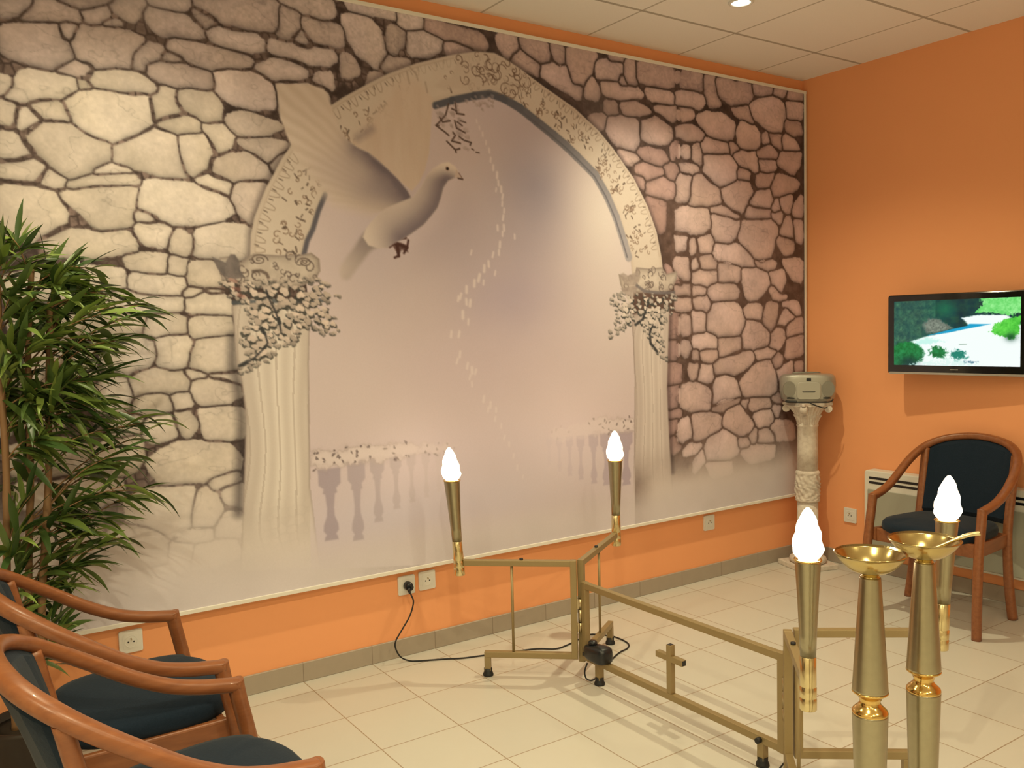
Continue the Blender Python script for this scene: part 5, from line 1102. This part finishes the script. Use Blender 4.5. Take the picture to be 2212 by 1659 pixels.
# ---------------------------------------------------------------- television
TA = Vector((-.160, -.650)); TB = Vector((-.085, -1.312)); tm = (TA + TB) / 2; td = (TB - TA).normalized()
TWd = (TB - TA).length; TZ0, TZ1 = 1.108, 1.511
tv = empty('television', (tm.x, tm.y, TZ0), math.atan2(td.y, td.x), 'black flat screen television on the orange wall showing a river landscape', 'television')
TH = TZ1 - TZ0
def fy(a, b): return (a, b)
MB().prism(rrect(0, TH / 2, TWd, TH, .012), 1, .0, .050).build('casing', M['gloss_black'], tv, bevel=.006)
MB().prism(rrect(0, .006, TWd - .02, .010, .004), 1, -.003, .02).build('silver_strip', M['silver'], tv)
NX, NY = 240, 136
su = np.linspace(0, 1, NX); sv = np.linspace(0, 1, NY); SU, SV = np.meshgrid(su, sv)
def paint_screen():
    n1 = fbm(SU * 1.8, SV, 5, 601); n2 = fbm(SU * 1.8, SV, 18, 611); n3 = fbm(SU * 1.8, SV, 45, 621, 3)
    I = np.stack([14 + 40 * (n2 - .3), 48 + 50 * (n1 - .3) + 40 * (n2 - .4), 56 + 30 * (n1 - .4)], -1)
    I = np.where((SU < .35)[..., None], I * .6 + np.stack([30 + 90 * n3 * n2, 66 + 110 * n3 * n2, 54 + 70 * n3 * n2], -1) * .6, I)
    def b(mask, col, al=1.0):
        nonlocal I
        m = np.clip(mask * al, 0, 1)[..., None]; I = I * (1 - m) + np.asarray(col, float) * m
    def inpoly(p, soft=.006, jag=0.0):
        d = sdf(p, SU, SV) + (n3 - .5) * jag; return ss(soft, -soft, d)
    b(np.exp(-((SU - .42) / .09) ** 2 - ((SV - .88) / .14) ** 2), (24, 120, 80), .6)
    # rocks
    rk = np.stack([110 + 90 * (n3 - .4), 120 + 90 * (n3 - .4), 108 + 80 * (n3 - .4)], -1)
    b(inpoly([(.24, .63), (.30, .72), (.38, .71), (.45, .62), (.50, .57), (.36, .50), (.28, .50)], .02, .05), rk)
    # water and gravel
    b(inpoly([(.14, .37), (.30, .46), (.55, .54), (.62, .60), (.56, .72), (.68, .76), (.90, .75), (1.01, .60), (1.01, -.01), (.18, -.01), (.22, .22), (.2, .3)], .012, .02), (246, 255, 252))
    b(inpoly([(.28, .46), (.45, .50), (.58, .55), (.70, .59), (.78, .62), (.62, .63), (.60, .60), (.45, .54)], .008), (20, 160, 205))
    b(inpoly([(.16, .37), (.30, .43), (.42, .37), (.30, .33), (.2, .31)], .02, .08), (170, 240, 224), .6)
    # right hand trees
    ns = n2 * .6 + n3 * .4
    gr = np.stack([110 + 150 * (ns - .4), 222 + 80 * (ns - .45), 110 + 130 * (ns - .4)], -1)
    b(inpoly([(.70, 1.01), (.72, .90), (.66, .80), (.80, .78), (.92, .74), (1.01, .78), (1.01, 1.01)], .012, .06), gr)
    g2 = np.stack([78 + 90 * (ns - .4), 205 + 90 * (ns - .5), 62 + 60 * (ns - .4)], -1)
    b(inpoly([(.78, .52), (.82, .62), (.88, .68), (1.01, .74), (.99, .50), (.95, .38), (.87, .44), (.80, .47)], .012, .06), g2)
    b(np.exp(-((SU - .93) / .04) ** 2 - ((SV - .43) / .06) ** 2), (14, 60, 40), .8)
    # bushes at the bottom
    g3 = np.stack([20 + 60 * (ns - .45), 112 + 100 * (ns - .5) + 60 * (SV - .1), 56 + 80 * (ns - .45)], -1)
    b(inpoly([(-.01, -.01), (-.01, .28), (.05, .35), (.14, .37), (.22, .30), (.26, .20), (.24, .06), (.12, .01)], .02, .05), g3); b(np.exp(-((SU - .13) / .07) ** 2 - ((SV - .05) / .08) ** 2), (16, 44, 56), .7)
    b(inpoly([(.30, .20), (.34, .30), (.40, .28), (.46, .20), (.42, .12), (.33, .13)], .015, .08), g3)
    b(inpoly([(.46, .16), (.52, .25), (.58, .22), (.60, .12), (.52, .08)], .015, .08), (30, 130, 110))
    b(inpoly([(.15, .0), (.26, .06), (.45, .10), (.60, .08), (.70, .0)], .02, .2), (214, 244, 236), .7)
    b(inpoly([(.58, .08), (.62, .075), (.68, .07), (.66, .045), (.60, .045)], .01, .05), (40, 90, 120), .7)
    b(inpoly([(.54, .33), (.60, .335), (.60, .32), (.54, .315)], .006), (120, 150, 130), .6)
    return srgb2lin(np.clip(I, 0, 255))
sx0, sx1, sz0, sz1 = -TWd / 2 + .034, TWd / 2 - .034, .046, TH - .033
M['screen'] = m_vcol('screen_picture', emit=1.0)
vv = np.stack([sx0 + SU * (sx1 - sx0), np.full_like(SU, -.0012), sz0 + SV * (sz1 - sz0)], -1).reshape(-1, 3)
colour_grid('screen', vv, NX, NY, paint_screen(), M['screen'], tv)
lg = MB()
for k in range(7): lg.prism(rrect(-.017 + .0057 * k, .027, .0042, .0055, .0012), 1, -.0003, -.0010)
lg.build('logo', M['silver'], tv)
MB().box((0.03, .085, TH / 2), (.10, .075, .12)).build('wall_bracket', M['black'], tv)

# ---------------------------------------------------------------- artificial bamboo
PB = Vector((-4.10, -.31, 0))
bp = empty('artificial_bamboo', PB, 0, 'leafy green artificial bamboo plant in the left corner beside the mural', 'plant')
MB().lathe([(.095, 0), (.100, .004), (.115, .20), (.122, .215), (.122, .228), (.112, .228), (.108, .205), (.0001, .205)], n=40).build('pot', M['pot'], bp)
MB().lathe([(.108, .206), (.05, .214), (.0001, .216)], n=30).build('soil', M['soil'], bp)
canes = [[(-4.062, -.33, .205), (-4.056, -.34, .55), (-4.018, -.345, .95), (-4.002, -.345, 1.25), (-3.985, -.34, 1.50)],
         [(-4.095, -.29, .205), (-4.085, -.30, .60), (-4.062, -.33, 1.00), (-4.052, -.345, 1.35), (-4.03, -.35, 1.60)],
         [(-4.14, -.33, .205), (-4.145, -.35, .60), (-4.128, -.36, 1.00), (-4.128, -.36, 1.30), (-4.12, -.36, 1.55)]]
for c in canes:
    pts = [Vector(p) - PB for p in spline(c, 10)]
    MB().tube(pts, [.0125 * (1 - .35 * i / len(pts)) * (1.16 if i % 9 == 0 else 1) for i in range(len(pts))], 10).build('cane', M['cane'], bp)
RL = random.Random(12)
leaf_v = []; leaf_f = []; leaf_c = []
tw_ = MB()
def add_leaf(p, d, L, w, droop, shade):
    d = d.normalized(); side = d.cross(Vector((0, 0, 1)))
    if side.length < .05: side = Vector((1, 0, 0))
    side.normalize(); roll = RL.uniform(-.7, .7); nrm = side.cross(d).normalized()
    side = (side * math.cos(roll) + nrm * math.sin(roll)).normalized()
    N = 6; b = len(leaf_v); pos = Vector(p); cur = d.copy()
    for i in range(N + 1):
        t = i / N; ww_ = w * (math.sin(PI * min(1, t * .86 + .10)) ** .8) * (1 - t ** 5)
        up_ = side.cross(cur).normalized()
        leaf_v.append(pos - side * ww_ + up_ * ww_ * .25); leaf_v.append(pos); leaf_v.append(pos + side * ww_ + up_ * ww_ * .25)
        leaf_c.extend([shade] * 3)
        cur = (cur + Vector((0, 0, -droop / N))).normalized(); pos = pos + cur * (L / N)
    for i in range(N):
        a = b + 3 * i
        leaf_f.append((a, a + 1, a + 4, a + 3)); leaf_f.append((a + 1, a + 2, a + 5, a + 4))
def sprig(base, tip, nl, L=.145):
    base, tip = Vector(base), Vector(tip); ax = tip - base; ln = ax.length; d = ax.normalized()
    pts = spline([base, base + ax * .5 + Vector((0, 0, .03)), tip], 5)
    tw_.tube([p - PB for p in pts], [.0028 - .0016 * i / len(pts) for i in range(len(pts))], 6)
    for k in range(nl):
        t = .25 + .75 * (k / max(1, nl - 1)) if nl > 1 else 1
        i = min(len(pts) - 1, int(t * (len(pts) - 1))); p = pts[i]
        spread = RL.uniform(-1.35, 1.35) * (1.15 - .6 * t)
        q = Vector((d.x, d.y, d.z - .10))
        ax2 = Vector((RL.uniform(-1, 1), RL.uniform(-1, 1), RL.uniform(-1, 1))).normalized()
        ld = Matrix.Rotation(spread, 3, ax2) @ q
        ld += Vector((0, 0, RL.uniform(-.35, .05)))
        Lk = L * RL.uniform(.65, 1.25)
        e = p + ld.normalized() * Lk
        if e.y > -.05: ld.y -= (e.y + .05) / Lk * 1.3
        add_leaf(p - PB, ld, Lk, RL.uniform(.0085, .0138), RL.uniform(.25, 1.15), RL.uniform(0, 1))
def cane_at(ci, z):
    c = spline(canes[ci], 10)
    return min(c, key=lambda p: abs(p.z - z))
SPRIGS = [(1, 1.56, -4.087, -0.355, 1.699, 13), (2, 1.53, -4.054, -0.309, 1.674, 13), (2, 1.53, -4.107, -0.394, 1.609, 13), (2, 1.53, -4.029, -0.333, 1.604, 13), (0, 1.48, -3.92, -0.267, 1.615, 13), (1, 1.55, -3.839, -0.238, 1.611, 13), (0, 1.46, -3.969, -0.384, 1.552, 13), (1, 1.53, -3.887, -0.308, 1.559, 13), (1, 1.4, -3.802, -0.253, 1.548, 13), (2, 1.42, -4.073, -0.423, 1.532, 13), (0, 1.4, -3.729, -0.305, 1.493, 13), (0, 1.48, -3.754, -0.236, 1.519, 13), (0, 1.3, -3.718, -0.358, 1.467, 13), (1, 1.32, -3.856, -0.408, 1.463, 13), (0, 1.39, -3.915, -0.309, 1.481, 13), (2, 1.42, -3.994, -0.245, 1.492, 13), (2, 1.3, -4.064, -0.386, 1.435, 13), (2, 1.49, -4.093, -0.36, 1.519, 13), (0, 1.27, -3.8, -0.357, 1.382, 13), (0, 1.34, -3.837, -0.266, 1.374, 13), (0, 1.22, -3.75, -0.217, 1.388, 13), (2, 1.32, -3.93, -0.406, 1.39, 13), (1, 1.24, -3.964, -0.308, 1.385, 13), (2, 1.23, -4.05, -0.426, 1.359, 13), (1, 1.28, -4.078, -0.301, 1.366, 13), (1, 1.14, -3.864, -0.306, 1.289, 13), (0, 1.19, -3.866, -0.389, 1.271, 13), (0, 1.24, -3.913, -0.246, 1.289, 13), (1, 1.12, -3.99, -0.387, 1.27, 13), (2, 1.23, -4.07, -0.328, 1.271, 13), (2, 1.2, -4.111, -0.409, 1.28, 13), (1, 1.08, -3.881, -0.323, 1.198, 13), (1, 1.16, -3.939, -0.27, 1.203, 13), (0, 1.08, -4.004, -0.382, 1.173, 13), (2, 1.07, -4.084, -0.34, 1.172, 13), (2, 1.18, -4.102, -0.28, 1.229, 13), (0, 1.16, -3.908, -0.402, 1.185, 13), (2, 1.12, -3.749, -0.34, 1.144, 13), (1, 0.95, -3.778, -0.27, 1.101, 13), (2, 1.0, -3.732, -0.394, 1.121, 13), (0, 1.11, -3.884, -0.356, 1.13, 13), (0, 0.92, -3.76, -0.305, 1.063, 13), (1, 0.85, -3.777, -0.305, 1.004, 9), (0, 0.86, -3.832, -0.391, 1.027, 9), (0, 0.87, -3.866, -0.274, 0.984, 9), (2, 1.04, -3.953, -0.356, 1.069, 13), (2, 1.02, -4.038, -0.414, 1.084, 13), (1, 0.94, -4.079, -0.311, 1.067, 13), (1, 0.86, -3.743, -0.358, 0.901, 9), (0, 0.72, -3.748, -0.287, 0.889, 9), (2, 0.76, -3.817, -0.411, 0.931, 9), (1, 0.79, -3.868, -0.307, 0.882, 9), (1, 0.8, -3.935, -0.387, 0.886, 9), (0, 0.9, -3.988, -0.288, 0.925, 9), (2, 0.78, -4.073, -0.386, 0.926, 9), (2, 0.69, -3.907, -0.34, 0.839, 9), (0, 0.79, -3.854, -0.308, 0.815, 9), (1, 0.69, -3.937, -0.371, 0.78, 9), (1, 0.81, -3.989, -0.298, 0.828, 9), (2, 0.72, -4.1, -0.397, 0.825, 9), (2, 0.91, -4.119, -0.3, 0.936, 9), (1, 0.67, -3.817, -0.289, 0.743, 9), (1, 0.59, -3.894, -0.357, 0.736, 9), (1, 0.56, -3.938, -0.308, 0.685, 9), (1, 0.59, -4.013, -0.403, 0.742, 9), (2, 0.6, -4.103, -0.34, 0.694, 9), (0, 0.58, -3.911, -0.261, 0.662, 9), (1, 0.61, -4.042, -0.316, 0.658, 9), (2, 0.69, -4.13, -0.39, 0.751, 9), (2, 0.51, -4.07, -0.354, 0.611, 9), (2, 0.51, -4.109, -0.306, 0.562, 9), (1, 0.47, -4.022, -0.248, 0.591, 9), (2, 0.59, -4.134, -0.371, 0.636, 9), (0, 0.36, -4.007, -0.31, 0.487, 9), (2, 0.32, -4.015, -0.356, 0.478, 9), (2, 0.4, -4.11, -0.315, 0.473, 9), (2, 0.4, -4.143, -0.385, 0.549, 9), (0, 1.1, -3.978, -0.388, 1.234, 13), (2, 1.2, -3.905, -0.417, 1.26, 13), (1, 1.26, -4.113, -0.41, 1.364, 13), (2, 1.14, -3.972, -0.266, 1.18, 13), (2, 1.43, -4.025, -0.344, 1.482, 13), (1, 1.47, -3.968, -0.285, 1.585, 13), (1, 1.15, -4.057, -0.396, 1.201, 13), (2, 1.15, -4.098, -0.282, 1.216, 13), (0, 1.48, -3.95, -0.249, 1.545, 13), (0, 1.39, -3.884, -0.283, 1.499, 13), (0, 0.41, -4.006, -0.315, 0.561, 9), (0, 0.78, -3.991, -0.386, 0.831, 9)]
for ci, z, tx, ty, tz, nl in SPRIGS: sprig(cane_at(ci, z), (tx, ty, tz), nl)
tw_.build('twigs', M['cane'], bp)
me = bpy.data.meshes.new('foliage'); me.from_pydata([tuple(v) for v in leaf_v], [], leaf_f)
ca = me.color_attributes.new('Col', 'FLOAT_COLOR', 'POINT')
dk, lt = np.array((.036, .078, .020)), np.array((.24, .34, .075))
cc = np.ones((len(leaf_c), 4), np.float32); sh_ = np.array(leaf_c)[:, None] ** 1.8; cc[:, :3] = dk * (1 - sh_) + lt * sh_
ca.data.foreach_set('color', cc.ravel())
me.polygons.foreach_set('use_smooth', [True] * len(me.polygons))
M['leaf'] = m_vcol('bamboo_leaf', 0.38)
lb_ = M['leaf'].node_tree.nodes['Principled BSDF']; lb_.inputs['Specular IOR Level'].default_value = .5
me.materials.append(M['leaf'])
fo = bpy.data.objects.new('foliage', me); COL.objects.link(fo); fo.parent = bp
